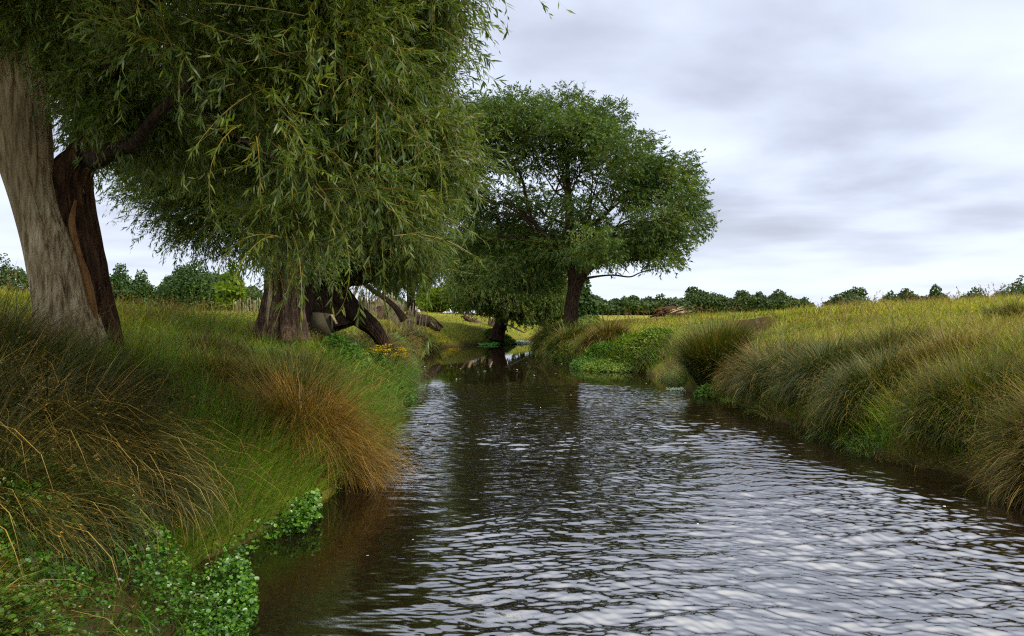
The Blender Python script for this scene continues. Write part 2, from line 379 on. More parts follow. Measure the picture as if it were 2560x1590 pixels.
def height(x, y):
    x = np.asarray(x, float); y = np.asarray(y, float)
    dl = XL(y) - x; dr = x - XR(y)
    cr = np.interp(y, *zip(*_pR)); cl = np.interp(y, *zip(*_pL))
    hr = np.interp(dr, _pd, _pr) ; hl = np.interp(dl, _pd, _pl)
    hr = np.where(dr > 4, 1.3 + (hr - 1.3) / .7 * (cr - 1.3), hr)
    hl = np.where(dl > 4, 1.3 + (hl - 1.3) / .7 * (cl - 1.3), hl)
    hr = np.where(dr > 12, hr - np.clip((dr - 12) * 0.02, 0, 0.5), hr); hl = np.where(dl > 12, hl - np.clip((dl - 12) * 0.02, 0, 0.5), hl)
    h = np.maximum(hr, hl)
    # the bank in the far bend is lower
    far = np.clip((y - 36) / 8, 0, 1) * np.clip(1 - np.maximum(dl, dr) / 9, 0, 1) * (h > 0)
    h = h * (1 - 0.25 * far)
    k = np.clip(np.maximum(dl, dr), 0, 1.5) / 1.5
    h = h + k * (0.07 * fnoise(x * 0.9, y * 0.9, x * 0, 3, 3) + 0.035 * fnoise(x * 3.3, y * 3.3, x * 0, 9, 2)) * np.clip(40 / np.maximum(y, 1), 0.15, 1)
    for sx, sy, rx, ry, dp in SCARS:
        h = h - dp * np.exp(-(((x - sx) / rx) ** 2 + ((y - sy) / ry) ** 2) ** 2)
    h = h - 0.42 * cut(x, y)[0]
    for mx, my, rr, hh in ((12.4, 27, 1.0, .22), (13.6, 28, .9, .18), (17.5, 27, 1.2, .12), (8.3, 60, 2.2, .2)):
        h = h + hh * np.exp(-((x - mx) ** 2 + (y - my) ** 2) / rr ** 2)
    return h
def soil(x, y):
    s = 0 * x
    for sx, sy, rx, ry, dp in SCARS:
        s = np.maximum(s, np.exp(-(((x - sx) / rx) ** 2 + ((y - sy) / ry) ** 2) ** 2) * 1.2)
    d = np.maximum(XL(y) - x, x - XR(y))
    s = np.maximum(s, np.clip(1.1 - d / np.where((x < 0) & (y < 11), .10, .33), 0, 1))
    s = np.maximum(s, cut(x, y)[1]); s = np.maximum(s, .9 * (x < 0) * (y < 4.8) * np.clip(2 - d / .35, 0, 1))
    for mx, my, rr in ((12.4, 27, .8), (13.6, 28, .7)):
        s = np.maximum(s, 0.7 * np.exp(-((x - mx) ** 2 + (y - my) ** 2) / rr ** 2))
    s = np.maximum(s, 0.65 * np.exp(-(((x + 4.1) / 1.0) ** 2 + ((y - 7.5) / 0.8) ** 2)))
    return np.clip(s, 0, 1)

ys = np.concatenate([np.arange(-12, 0, .5), np.arange(0, 30, .15), np.arange(30, 70, .4), np.geomspace(70, 1500, 60)])
us = np.concatenate([-np.geomspace(1500, 30, 30), -np.arange(30, 12, -.8), np.arange(-12, 16, .15), np.arange(16, 40, .8), np.geomspace(40, 1500, 30)])
X, Y = np.meshgrid(us, ys)
Z = height(X, Y)
nx, ny = len(us), len(ys)
i = np.arange(ny - 1)[:, None] * nx + np.arange(nx - 1)[None]
g = mesh('ground', np.stack([X, Y, Z], -1).reshape(-1, 3), np.stack([i, i + 1, i + nx + 1, i + nx], -1).reshape(-1, 4), None, ground_mat(), None, {'soil': soil(X, Y).ravel()}, True)
tag(g, kind='structure')

# ------------------------------------------------------------------ river
def water():
    m, t, out = newmat('river_water')
    pb = N(t, 'ShaderNodeBsdfPrincipled'); pb.inputs['Base Color'].default_value = (0.011, 0.0065, 0.0035, 1)
    pb.inputs['Roughness'].default_value = 0.03; pb.inputs['IOR'].default_value = 3.9
    a = objnoise(t, 14.0, 4.0, (0.45, 1.0, 1.0), 0.6)
    bp = N(t, 'ShaderNodeBump'); bp.inputs['Strength'].default_value = 0.2; bp.inputs['Distance'].default_value = 0.01
    L(t, math_(t, 'MULTIPLY', a, attr(t, 'amp')), bp.inputs['Height']); L(t, bp.outputs[0], pb.inputs['Normal'])
    L(t, pb.outputs[0], out.inputs[0])
    yy = [3.0]
    while yy[-1] < 20: yy.append(yy[-1] + 0.010 * max(1, (yy[-1] / 6) ** 1.3))
    yy = np.concatenate([np.linspace(-12, 2.9, 200), yy, np.linspace(20.2, 125, 500)])
    u = np.linspace(0, 1, 620)
    lo = XL(yy) - 0.7; hi = XR(yy) + 0.7
    X = lo[:, None] + (hi - lo)[:, None] * u[None]; Y = np.repeat(yy[:, None], len(u), 1)
    # gusts: rippled reach, glassy strip along both banks and above the calm line
    line = 17.6 - 0.35 * (X - 1.5) + 0.5 * np.sin(X * 0.9) + 0.35 * fnoise(X * 2, Y * .5, X * 0, 31, 2)
    A = 1 / (1 + np.exp((Y - line) / 0.35)) * 0.97 + 0.03
    A *= np.clip(0.10 + 1.25 / (1 + np.exp(-(X - np.where(Y < 8.0, -0.42 + 0.05 * (6 - Y), -1.3)) / 0.2)), 0, 1)
    A *= np.clip(0.25 + 0.75 / (1 + np.exp((X - (XR(Y) - 0.7)) / 0.25)), 0, 1)
    A *= np.clip(0.82 + 0.60 * fnoise(X * 0.9, Y * 0.55, X * 0, 12, 3), 0.22, 1.5)
    A = np.clip(A, 0.02, 1.3)
    fade = np.interp(Y, [3, 5, 8, 12, 17, 30], [1.0, 0.97, 0.84, 0.70, 0.58, 0.35])
    wx = X + 0.10 * fnoise(X * 2.1, Y * 2.1, X * 0, 21, 2); wy = Y + 0.16 * fnoise(X * 1.7, Y * 2.0, X * 0, 22, 2)
    r = np.random.default_rng(5); Z = np.zeros_like(X)
    for k in range(56):
        lam = 0.05 * (0.42 / 0.05) ** r.uniform(0, 1) ; th = r.normal(0, 0.42) + 0.12
        kx, ky = math.sin(th) * 2 * math.pi / lam, math.cos(th) * 2 * math.pi / lam
        sl = r.uniform(0.6, 1.3) * 0.030 * (0.22 / lam) ** 0.22
        ph = wx * kx + wy * ky + r.uniform(0, 6.28) + 0.9 * np.sin(X * 2.1 / (lam * 3 + .3) + Y * 1.3 + k); s = np.sin(ph) - 0.22 * np.cos(2 * ph)
        Z += sl * lam / (2 * math.pi) * s * 1.0
    Z = Z * A * fade * 1.3
    ny, nx = X.shape
    i = np.arange(ny - 1)[:, None] * nx + np.arange(nx - 1)[None]
    o = mesh('river_water', np.stack([X, Y, Z], -1).reshape(-1, 3), np.stack([i, i + 1, i + nx + 1, i + nx], -1).reshape(-1, 4), None, m, None, {'amp': A.ravel()}, True)
    tag(o, kind='structure')
water()

# ------------------------------------------------------------------ meadow grass (stuff)
TUSS = []
def grass():
    def scatter(n, ylo, yhi, pw, side, dmax):
        u = rng.uniform(0, 1, n); a = 1 - pw
        y = (ylo ** a + u * (yhi ** a - ylo ** a)) ** (1 / a) if abs(a) > 1e-3 else ylo * (yhi / ylo) ** u
        t = rng.uniform(0, 1, n)
        d = 0.02 + (np.minimum(dmax, 2 + y * 0.75)) * t
        x = np.where(side > 0, XR(y) + d, XL(y) - d)
        return x, y, d
    mb = MB()
    for side, n in ((-1, 380000), (1, 400000)):
        x, y, d = scatter(n, 2.0, 75, 1.25, side, 30)
        vis = np.abs(x) < y * 0.70 + 1.5
        x, y, d = x[vis], y[vis], d[vis]
        fs = np.maximum(soil(x, y), np.maximum(soil(x * (y + 1.0) / y, y + 1.0), soil(x * (y + 2.0) / y, y + 2.0)) * (side > 0) * (d > .8) * .85)
        keep = rng.uniform(0, 1, len(x)) > fs * 1.05
        x, y, d = x[keep], y[keep], d[keep]
        ok = ~((side < 0) & (y < 4.6) & (d < .5) & (rng.uniform(0, 1, len(x)) > .22)); x, y, d = x[ok], y[ok], d[ok]
        z = height(x, y); n = len(x)
        base = np.stack([x, y, z - 0.02], 1)
        an = rng.uniform(0, 6.283, n); head = np.stack([np.cos(an), np.sin(an)], 1)
        # blades lean with the wind to the right and down the bank
        bl = -side * np.clip(1.2 - d, 0, 1)
        head[:, 0] += 0.35 + 1.2 * bl; head = unit(head)
        lod = np.maximum(y / 7, 0.75)
        patch = fnoise(x * 0.55, y * 0.45, x * 0, 41, 3)
        Ln = rng.uniform(0.14, 0.34, n) * (1 + 0.65 * patch) * np.clip(1.35 - y / 90, .7, 1.3)
        Ln = np.where((side < 0) & (y < 9) & (d > 1.5), Ln * 1.35, Ln)
        far_short = (side < 0) & (y > 20) & (d > 3); Ln = np.where(far_short, Ln * 0.6, Ln)
        Ln = np.where((side > 0) & (y > 15) & (d > 1.0) & (d < 6), Ln * .55, Ln)
        Ln = np.where((side < 0) & (y > 4.6) & (y < 9.5) & (d < 1.5), Ln * .8, Ln)
        w = 0.0052 * lod ** 0.95 * rng.uniform(0.7, 1.5, n)
        tone = np.full(n, 0.3)
        gz = (side < 0) & (y > 4.4) & (y < 9.8) & (d < 1.55 + 0.25 * np.sin(y * 3))
        gzz = (side < 0) & (y > 4.6) & (y < 13) & (d < 3.0) & (fnoise(x * 1.1, y * .9, x * 0, 55, 2) > .0); tone[gzz] = np.where(rng.uniform(0, 1, gzz.sum()) > .3, .8, .3)
        tone[gz] = 0.8 * (rng.uniform(0, 1, gz.sum()) > 0.12)
        gz2 = (side < 0) & (y > 10) & (y < 18) & (d < 4.2) & (patch > -0.5); tone[gz2] = np.where(rng.uniform(0, 1, gz2.sum()) > 0.45, 0.8, 0.3)
        gz3 = (d < 0.5) & (rng.uniform(0, 1, n) > 0.5); tone[gz3] = 0.72
        st = rng.uniform(0, 1, n) > 0.94 - 0.12 * patch; tone[st] = 1.0; Ln[st] *= 1.45; w[st] *= 0.8
        rnd = np.clip(rng.normal(0.42, 0.30, n) + 0.12 * np.clip((d - 4) / 8, 0, 1) + 0.06 * (side > 0) + .20 * fnoise(x * .18, y * .22, x * 0, 91, 3) + .10 * fnoise(x * .9, y * .9, x * 0, 92, 2), 0, 1)
        pts = blades(mb, base, head, rng.uniform(0.9, 1.5, n), Ln, w, rng.uniform(0.2, 1.5, n), 3, rnd, tone)
        hd = np.where(st & (y < 26) & (rng.uniform(0, 1, n) > .45))[0]; seed_heads(mb, pts, hd, .016 * np.maximum(1, y[hd] / 9), 7, .25)
    o = mb.build('grass', M['grass'])
    tag(o, 'yellow green meadow grass covering both river banks', 'grass', kind='stuff')
grass()
def meadow_stalks():
    mb = MB(); n = 2600; side = np.where(rng.uniform(0, 1, n) > .35, 1, -1); y = 7 * (55 / 7.0) ** rng.uniform(0, 1, n); d = 1.5 + rng.uniform(0, 1, n) * (3 + y * .6)
    x = np.where(side > 0, XR(y) + d, XL(y) - d); k = (fnoise(x * .5, y * .4, x * 0, 131, 2) > .15) & (np.abs(x) < y * .72); x, y = x[k], y[k]; n = len(x)
    a = rng.uniform(0, 6.28, n); pts = blades(mb, np.stack([x, y, height(x, y) - .02], 1), np.stack([np.cos(a), np.sin(a)], 1), rng.uniform(1.25, 1.55, n), rng.uniform(.35, .62, n), .005 * np.maximum(1, y / 9), rng.uniform(.1, .6, n), 4, rng.uniform(.3, 1, n), 1.0)
    seed_heads(mb, pts, np.arange(n), .022 * np.maximum(1, y / 10), 9, .32)
    o = mb.build('seeding_grass', M['grass']); tag(o, 'tall brown seeding stalks scattered through the meadow', 'grass', kind='stuff')
meadow_stalks()

# ------------------------------------------------------------------ tussocks
def tussock(x, y, label, n=2500, h=0.8, rb=0.22, mat='rush_green', lean=(0, 0), droop=(1.0, 2.4), up=(0.7, 1.5), name='rush_tussock', group='rush tussocks along the river banks', wid=0.0044, sink=0.0, z=None, segs=6):
    z = float(height(x, y)) if z is None else z
    t = thing(name, label, 'tussock', (x, y, z), group)
    r = rb * np.sqrt(rng.uniform(0, 1, n)); a = rng.uniform(0, 6.283, n)
    bx, by = r * np.cos(a), r * np.sin(a)
    base = np.stack([bx, by, height(x + bx, y + by) - z - 0.04 - sink], 1)
    aa = a + rng.normal(0, 0.55, n) + 1.1 * (rng.uniform(0, 1, n) > .86) * rng.normal(0, 1, n)
    head = np.stack([np.cos(aa), np.sin(aa)], 1) + np.array(lean)[None] * (.6 if x > 0 else 1)
    lk = np.linalg.norm(head, axis=1); head = unit(head)
    # clumped wisps of uneven length
    wisp = 0.75 + 0.35 * np.sin(a * 7 + rng.uniform(0, 6)) * np.sin(a * 3 + 1) + rng.normal(0, 0.14, n)
    Ln = h * np.clip(wisp, 0.35, 1.3) * rng.uniform(0.75, 1.15, n)
    rr = r / rb
    if abs(lean[0]) < .35 and droop == (1.0, 2.4): droop = (0.3, 1.5); up = (0.95, 1.52)
    th = up[1] - (up[1] - up[0]) * np.clip(rr * 0.8 + rng.normal(0, 0.24, n), 0, 1)
    dr = rng.uniform(droop[0] * (.6 if x > 0 else .85), droop[1], n) * np.clip(0.55 + 0.4 * rr, 0.5, 1.1) * np.clip(lk, 0.6, 1.5)
    w = wid * (1.08 if y < 6.5 else 1) * max(1.0, y / 9) * rng.uniform(0.7, 1.5, n)
    mb = MB(); nm = int(n * 0.86)
    rnd = np.clip(np.where(rng.uniform(0, 1, n) > (.90 if x > 0 else .84), rng.uniform(.75, 1, n), rng.beta(1.3, 2.2, n)) + 0.12 * np.sin(a * 4 + 2), 0, 1)
    sl = slice(0, nm); pts = blades(mb, base[sl], head[sl], th[sl], Ln[sl], w[sl], dr[sl], segs, rnd[sl], pw=1.4)
    mb.build('blades', M[mat], t)
    mb = MB(); hd = np.where(rng.uniform(0, 1, nm) > .93)[0]
    if n >= 4500: seed_heads(mb, pts, hd, .012 * max(1, y / 9), 6, .12); mb.build('seed_heads', M['rush_brown'], t)
    mb = MB(); sl = slice(nm, n)
    blades(mb, base[sl], head[sl], th[sl], Ln[sl] * 1.12, w[sl] * 0.9, dr[sl] * 1.1, segs, np.clip(rnd[sl] + .3, 0, 1), pw=1.4)
    mb.build('dead_stalks', M['rush_brown' if mat != 'rush_brown' else 'rush_olive'], t)
    return t

def bank_grass():
    mb = MB(); 
    for side, n in ((-1, 42000), (1, 56000)):
        u = rng.uniform(0, 1, n); y = 2.0 * (24 / 2.0) ** u if side < 0 else 5.0 * (34 / 5.0) ** u
        d = rng.uniform(0.03, 1, n) ** 1.6 * np.interp(y, [2, 5, 12, 30], [2.4, 2.6, 1.7, 1.5])
        x = XL(y) - d if side < 0 else XR(y) + d
        c1 = fnoise(x * 2.6, y * 2.6, x * 0, 61 + side, 2); c2 = fnoise(x * 1.3, y * 1.1, x * 0, 71 + side, 2)
        k = (rng.uniform(-.8, .6, n) < c1) & ~((side < 0) & (y > 4.9) & (y < 9) & (d < 1.25) & (rng.uniform(0, 1, n) > .12))
        k &= rng.uniform(0, 1, n) > soil(x, y) * .8 * (d > .4)
        k &= ~((side < 0) & (y < 4.6) & (d < .5) & (rng.uniform(0, 1, n) > .2))
        x, y, d, c1, c2 = x[k], y[k], d[k], c1[k], c2[k]; m = len(x)
        a = 2.2 * c2 + rng.normal(0, 1.0, m); head = np.stack([np.cos(a) * .9 - side * .8, np.sin(a) * .8 - .1], 1); head = unit(head)
        Ln = rng.uniform(.22, .60, m) * (1 + .3 * c1) * np.interp(y, [2, 5, 12, 30], [.7, .8, 1.0, 1.1]) * (.75 if side > 0 else 1)
        w = .0042 * np.maximum(1, y / 8) * rng.uniform(.7, 1.5, m)
        tone = np.where(rng.uniform(0, 1, m) > (.82 if side > 0 else .55), .8, np.where(rng.uniform(0, 1, m) > .85, 1.0, .3))
        blades(mb, np.stack([x, y, height(x, y) - .03], 1), head, rng.uniform(.55, 1.45, m), Ln, w, rng.uniform(.8, 2.3, m), 5, np.clip(np.where(rng.uniform(0, 1, m) > .85, rng.uniform(.75, 1, m), rng.beta(1.3, 2.2, m)) + .15 * c2, 0, 1), tone, pw=1.3)
    o = mb.build('bank_grass', M['bank']); tag(o, 'long rough grass hanging down both banks between the rush tussocks', 'grass', kind='stuff')
bank_grass()
TL = [  # left bank, near to far
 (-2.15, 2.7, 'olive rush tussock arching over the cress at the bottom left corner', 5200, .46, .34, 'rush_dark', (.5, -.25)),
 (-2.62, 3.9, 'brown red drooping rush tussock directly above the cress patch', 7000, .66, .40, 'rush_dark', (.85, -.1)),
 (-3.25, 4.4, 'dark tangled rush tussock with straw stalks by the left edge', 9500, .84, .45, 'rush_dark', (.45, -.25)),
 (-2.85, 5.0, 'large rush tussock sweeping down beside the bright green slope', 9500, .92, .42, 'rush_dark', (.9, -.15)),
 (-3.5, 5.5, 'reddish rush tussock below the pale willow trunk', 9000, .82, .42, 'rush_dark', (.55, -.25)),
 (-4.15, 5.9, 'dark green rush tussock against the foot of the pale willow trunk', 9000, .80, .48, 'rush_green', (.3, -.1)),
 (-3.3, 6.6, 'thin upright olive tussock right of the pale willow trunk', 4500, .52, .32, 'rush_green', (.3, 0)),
 (-1.95, 7.7, 'large orange brown rush tussock hanging over the water on the left bank', 12000, .86, .36, 'rush_orange', (.38, -.12)),
 (-2.35, 8.5, 'green hearted rush tussock just behind the orange brown one', 6500, .72, .36, 'rush_olive', (.3, .1)),
 (-3.05, 8.4, 'straw coloured tussock left of the big orange brown tussock', 5000, .46, .32, 'rush_brown', (.2, 0)),
 (-3.6, 9.6, 'brown tufted tussock in the grass below the second willow', 3000, .46, .30, 'rush_brown', (.1, 0)),
 (-2.7, 10.4, 'olive brown tussock at the top of the left bank before the herbs', 4500, .50, .34, 'rush_olive', (.2, 0)),
 (-3.45, 20.5, 'dark brown rush tussock at the water past the green herb bush', 3000, .85, .40, 'rush_brown', (.5, 0)),
 (-3.75, 24.0, 'rounded olive tussock dipping in the water below the fence end', 3000, .9, .45, 'rush_olive', (.5, 0)),
 (-4.1, 29.0, 'brown tussock beside the yellow ragwort on the left bank', 2600, .9, .5, 'rush_brown', (.4, 0)),
 (-3.9, 33.5, 'small green tussock nearest the leaning dark willow', 2200, .8, .5, 'rush_olive', (.4, 0)),
]
TR = [
 (4.95, 6.9, 'big brown drooping tussock at the right edge of the picture', 9000, 0.75, .42, 'rush_brown', (-.7, -.2)),
 (5.6, 7.9, 'green grassy tussock behind the big brown one at the right edge', 6500, 0.59, .42, 'rush_olive', (-.4, 0)),
 (4.85, 8.5, 'dark green tussock touching the water left of the big brown tussock', 7000, 0.64, .40, 'rush_green', (-.7, -.1)),
 (4.65, 10.2, 'sweeping green brown tussock in the middle of the right bank row', 7500, 0.75, .42, 'rush_green', (-.75, 0)),
 (5.5, 10.0, 'upright stalky tussock on top of the right bank row', 4500, 0.54, .40, 'rush_brown', (-.2, 0)),
 (4.7, 11.9, 'broad green tussock overhanging the water on the right bank', 7500, 0.80, .42, 'rush_green', (-.65, 0)),
 (5.7, 12.0, 'olive tussock set back above the broad green one', 4500, 0.54, .40, 'rush_green', (-.2, 0)),
 (4.55, 13.4, 'fourth tussock of the right bank row, mostly green', 6500, 0.80, .42, 'rush_green', (-.6, 0)),
 (4.6, 14.7, 'reddish end tussock of the right bank row', 5500, 0.74, .40, 'rush_brown', (-.6, 0)),
 (4.15, 16.3, 'round fountain shaped tussock standing apart beside the floating twigs', 9000, 1.15, .34, 'rush_olive', (-.1, 0)),
 (3.0, 25.5, 'tan tussock hanging over the far water left of the yellow green herbs', 3200, 0.90, .5, 'rush_brown', (-.5, 0)),
 (2.0, 28.5, 'olive reedy tussock over the water below the large round willow', 3500, 0.80, .55, 'rush_olive', (-.5, 0)),
 (1.6, 31.5, 'smaller olive tussock right at the foot of the large round willow', 3000, 0.86, .5, 'rush_olive', (-.5, 0)),
 (1.6, 35.5, 'dark tussock at the water behind the large round willow foot', 2200, 0.82, .5, 'rush_green', (-.4, 0)),
 (9.4, 15.0, 'dark green tuft standing in the meadow of the right bank', 2200, 0.41, .35, 'rush_green', (0, 0)),
]
for a in TL + TR: tussock(a[0], a[1], a[2], a[3], a[4], a[5], a[6], a[7])

# ------------------------------------------------------------------ leafy herbs
def herb_bush(name, label, cat, cx, cy, rx, ry, h, n, mat, size, group=None):
    z0 = float(height(cx, cy)); t = thing(name, label, cat, (cx, cy, z0), group)
    u = rand_dir(n); r = rng.uniform(0.55, 1.0, n) ** 0.5
    bx, by = u[:, 0] * r * rx, u[:, 1] * r * ry
    hh = h * (0.75 + 0.3 * fnoise(bx * 5, by * 5, bx * 0, int(abs(cx * 10)) + 3, 2))
    zz = height(cx + bx, cy + by); zz = np.maximum(zz, 0.0) - z0 + np.abs(u[:, 2]) * r * hh
    base = np.stack([bx, by, zz], 1)
    nrm = unit(np.stack([u[:, 0] * .6, u[:, 1] * .6, np.full(n, 0.8)], 1) + rng.normal(0, .45, (n, 3)))
    d = unit(np.cross(nrm, rand_dir(n)))
    mb = MB(); L_ = size * rng.uniform(0.6, 1.4, n); leaves(mb, base, d, nrm, L_, L_ * 0.5, np.clip(rng.normal(.5, .25, n), 0, 1), True)
    mb.build('foliage', M[mat], t)
    return t
herb_bush('herb_bush', 'bright green leafy herb bush on the left bank point', 'bush', -2.75, 14.8, .95, 1.3, .55, 11000, 'herb', .07)
herb_bush('herb_bush', 'yellow green herb bush low over the water on the far right bank', 'bush', 3.3, 22.8, 1.35, 1.0, .40, 13000, 'herb_yellow', .065)
herb_bush('herb_bush', 'lower green herb bush left of the yellow green one at the water', 'bush', 2.4, 23.7, .7, .8, .34, 6000, 'herb', .06)
herb_bush('herb_bush', 'yellow topped herb bush between the large willow and the far bend', 'bush', 3.4, 42.5, 1.6, 1.8, .7, 7000, 'herb_yellow', .13)
herb_bush('herb_bush', 'yellow green herb bush left of the large willow foot', 'bush', 2.2, 38.0, 1.3, 2.0, .6, 5000, 'herb_yellow', .12)
herb_bush('herb_bush', 'dark herb bush on the bank below the leaning dark willow', 'bush', -0.6, 42.6, .9, .8, .40, 5000, 'herb', .12)
herb_bush('herb_bush', 'green herb bush between the tussocks at the foot of the left bank', 'bush', -3.75, 26.3, .6, 1.2, .5, 3500, 'herb', .09)
herb_bush('herb_bush', 'small leafy plant in the water in front of the right tussock row', 'bush', 4.05, 14.6, .22, .4, .16, 700, 'herb_yellow', .05)
herb_bush('herb_bush', 'low green plant at the waterline under the right tussocks', 'bush', 4.15, 9.3, .2, .5, .2, 900, 'herb', .05)
herb_bush('herb_bush', 'low green plant at the waterline below the fountain shaped tussock', 'bush', 3.85, 15.6, .3, .3, .3, 1200, 'herb', .06)

def cress():
    mb = MB(); st = MB()
    n = 19000
    y = 1.7 + 4.5 * rng.uniform(0, 1, n) ** 1.2; w = np.interp(y, [1.6, 3.6, 4.4, 5.2, 6.2], [1.2, 1.0, .75, .35, .15])
    d = -0.32 + (w + 0.32) * rng.uniform(0, 1, n) ** 1.5
    d = np.where(y > 4.9, d * .6 - .05, d)
    x = XL(y) - d
    clump = fnoise(x * 5, y * 5, x * 0, 77, 2)
    k = rng.uniform(-.7, .75, n) < clump + .05 - 1.0 * np.clip((y - 4.5) / .4, 0, 1) + .6 * (y < 4.3); x, y, d, clump = x[k], y[k], d[k], clump[k]; n = len(x)
    z = np.maximum(height(x, y), 0.0) + rng.uniform(0.01, 0.17, n) * (0.75 + .5 * clump) + 0.10 * (d > 0)
    for j in range(5):
        a = rng.uniform(0, 6.28, n); off = np.stack([np.cos(a), np.sin(a), rng.uniform(-.4, .4, n)], 1) * 0.022
        b = np.stack([x, y, z], 1) + off
        nrm = unit(np.stack([rng.normal(0, .6, n), rng.normal(-.15, .6, n), np.ones(n)], 1))
        dd = np.stack([np.cos(a), np.sin(a), rng.normal(0, .2, n)], 1); dd = unit(dd - nrm * (dd * nrm).sum(1, keepdims=True)); s = np.cross(nrm, dd)
        sz = (rng.uniform(.007, .023, n) * (1 + .3 * clump))[:, None]
        # rounded leaflet with a slight cup and a notch at the stalk
        ang = np.linspace(0, 2 * np.pi, 9)[:-1]; rr = np.array([1.05, 1.0, .92, .9, .55, .9, .92, 1.0])
        V = b[:, None] + (dd[:, None] * (np.cos(ang) * rr)[None, :, None] * 1.05 + s[:, None] * (np.sin(ang) * rr)[None, :, None] * .85 + nrm[:, None] * (0.18 * np.abs(np.sin(ang)))[None, :, None]) * sz[:, None] * .75
        V = np.concatenate([V, b[:, None]], 1)
        T = (np.array([[8, q, (q + 1) % 8] for q in range(8)])[None] + (np.arange(n) * 9)[:, None, None]).reshape(-1, 3)
        mb.add(V.reshape(-1, 3), None, T, rnd=np.repeat(np.clip(rng.normal(.5 + .2 * clump, .22, n), 0, 1), 9))
    a = rng.uniform(0, 6.28, n)
    blades(mb, np.stack([x, y, z - .12], 1), np.stack([np.cos(a), np.sin(a)], 1), np.full(n, 1.5), np.full(n, .12), np.full(n, .002), np.full(n, .3), 2, rng.uniform(0, .4, n))
    o = mb.build('watercress', M['cress']); tag(o, 'bright round leaved watercress growing out over the left water edge', 'watercress', kind='stuff')
cress()

# ------------------------------------------------------------------ foliage crowns
def crown_shoots(clumps, center, nsh, Lsh, nl, leaf, lw, droop=(0.6, 1.8), upb=0.3, curved=False, twig_w=0.004, segs=5, shell=0.5, nrm_out=0.0, wmb=None, twigs=True, spread=0.8):
    """clumps: (x, y, z, rx, ry, rz, weight). returns leaf MB, twig MB"""
    lm, tm = MB(), (wmb or MB())
    C_ = np.array([c[:6] for c in clumps]); w = np.array([c[6] for c in clumps], float); w /= w.sum()
    ci = rng.choice(len(C_), nsh, p=w)
    u = rand_dir(nsh); r = rng.uniform(0, 1, nsh) ** shell
    # ragged surface
    rag = 1 + 0.22 * fnoise(u[:, 0] * 3 + ci, u[:, 1] * 3, u[:, 2] * 3, 11, 2)
    off = u * (r * rag)[:, None] * C_[ci, 3:6]
    base = C_[ci, :3] + off
    out = unit(0.55 * unit(off + 1e-6) + 0.45 * unit(base - np.asarray(center)[None]) + rng.normal(0, 0.35, (nsh, 3)))
    head = unit(out[:, :2]); th0 = np.arcsin(np.clip(out[:, 2], -.95, .95)) * 0.7 + upb
    Ls = Lsh * rng.uniform(0.5, 1.4, nsh); dr = rng.uniform(*droop, nsh)
    pts, dirs = sweep(base, head, th0, Ls, dr, segs, 1.1)
    rs = np.clip(rng.normal(.5, .18, nsh), 0, 1)
    if twigs:
        sd_ = unit(np.cross(dirs[:, 0], rand_dir(nsh))); t = np.linspace(1, .3, segs + 1)
        offw = sd_[:, None] * (t * twig_w)[None, :, None] * .5
        V = np.stack([pts - offw, pts + offw], 2); m = (segs + 1) * 2
        q = np.array([[2 * k, 2 * k + 1, 2 * k + 3, 2 * k + 2] for k in range(segs)])
        tm.add(V.reshape(-1, 3), (q[None] + (np.arange(nsh) * m)[:, None, None]).reshape(-1, 4), rnd=np.repeat(rs, m))
    u_ = np.sort(rng.uniform(0.08, 1.0, (nsh, nl)), 1) * (segs - 1e-3); k = u_.astype(int); f = (u_ - k)[..., None]
    ar = np.arange(nsh)[:, None]
    b = pts[ar, k] * (1 - f) + pts[ar, k + 1] * f; d = dirs[ar, k]
    n = nsh * nl; b = b.reshape(-1, 3); d = d.reshape(-1, 3)
    ld = unit(d * 1.0 + rand_dir(n) * spread + np.array([0, 0, -0.25]))
    nr = unit(rand_dir(n) + np.array([0, 0, 0.7]) + nrm_out * np.repeat(unit(off + 1e-6), nl, 0))
    Lf = leaf * rng.uniform(.6, 1.25, n); rn = np.clip(np.repeat(rs, nl) + rng.normal(0, .16, n), 0, 1)
    leaves(lm, b, ld, nr, Lf, Lf * lw, rn, curved)
    return lm, tm

def pc(px, py, Y, rx, ry, rd, w=None):
    c = P(px, py, Y); a, b = rx / F * Y, ry / F * Y
    return (*c, a, rd, b, w if w is not None else a * b * rd)

def limbs(mb, start, r0, targets, sides=8, n=14, wob=0.12, fork=0, r1=0.012, seed=0):
    r = np.random.default_rng(seed)
    for tg in targets:
        tg = np.asarray(tg, float); d = tg - start; Ld = np.linalg.norm(d)
        p1 = start + d * .33 + r.normal(0, wob, 3) * Ld * .5 + np.array([0, 0, .08 * Ld]); p2 = start + d * .68 + r.normal(0, wob, 3) * Ld * .5 + np.array([0, 0, .05 * Ld])
        ra = r0 * r.uniform(.7, 1.05)
        tube(mb, [start, p1, p2, tg], [ra, ra * .62, ra * .36, r1], sides, n, 0.05, int(r.integers(1e6)))
        for k in range(fork):
            s = [p1, p2][k % 2]; e = s + unit(d + r.normal(0, .75, 3) * Ld) * Ld * r.uniform(.35, .6)
            m_ = (s + e) / 2 + r.normal(0, wob, 3) * Ld * .2
            tube(mb, [s, m_, e], [ra * .36, ra * .22, r1 * .6], 6, 8, 0, 1)

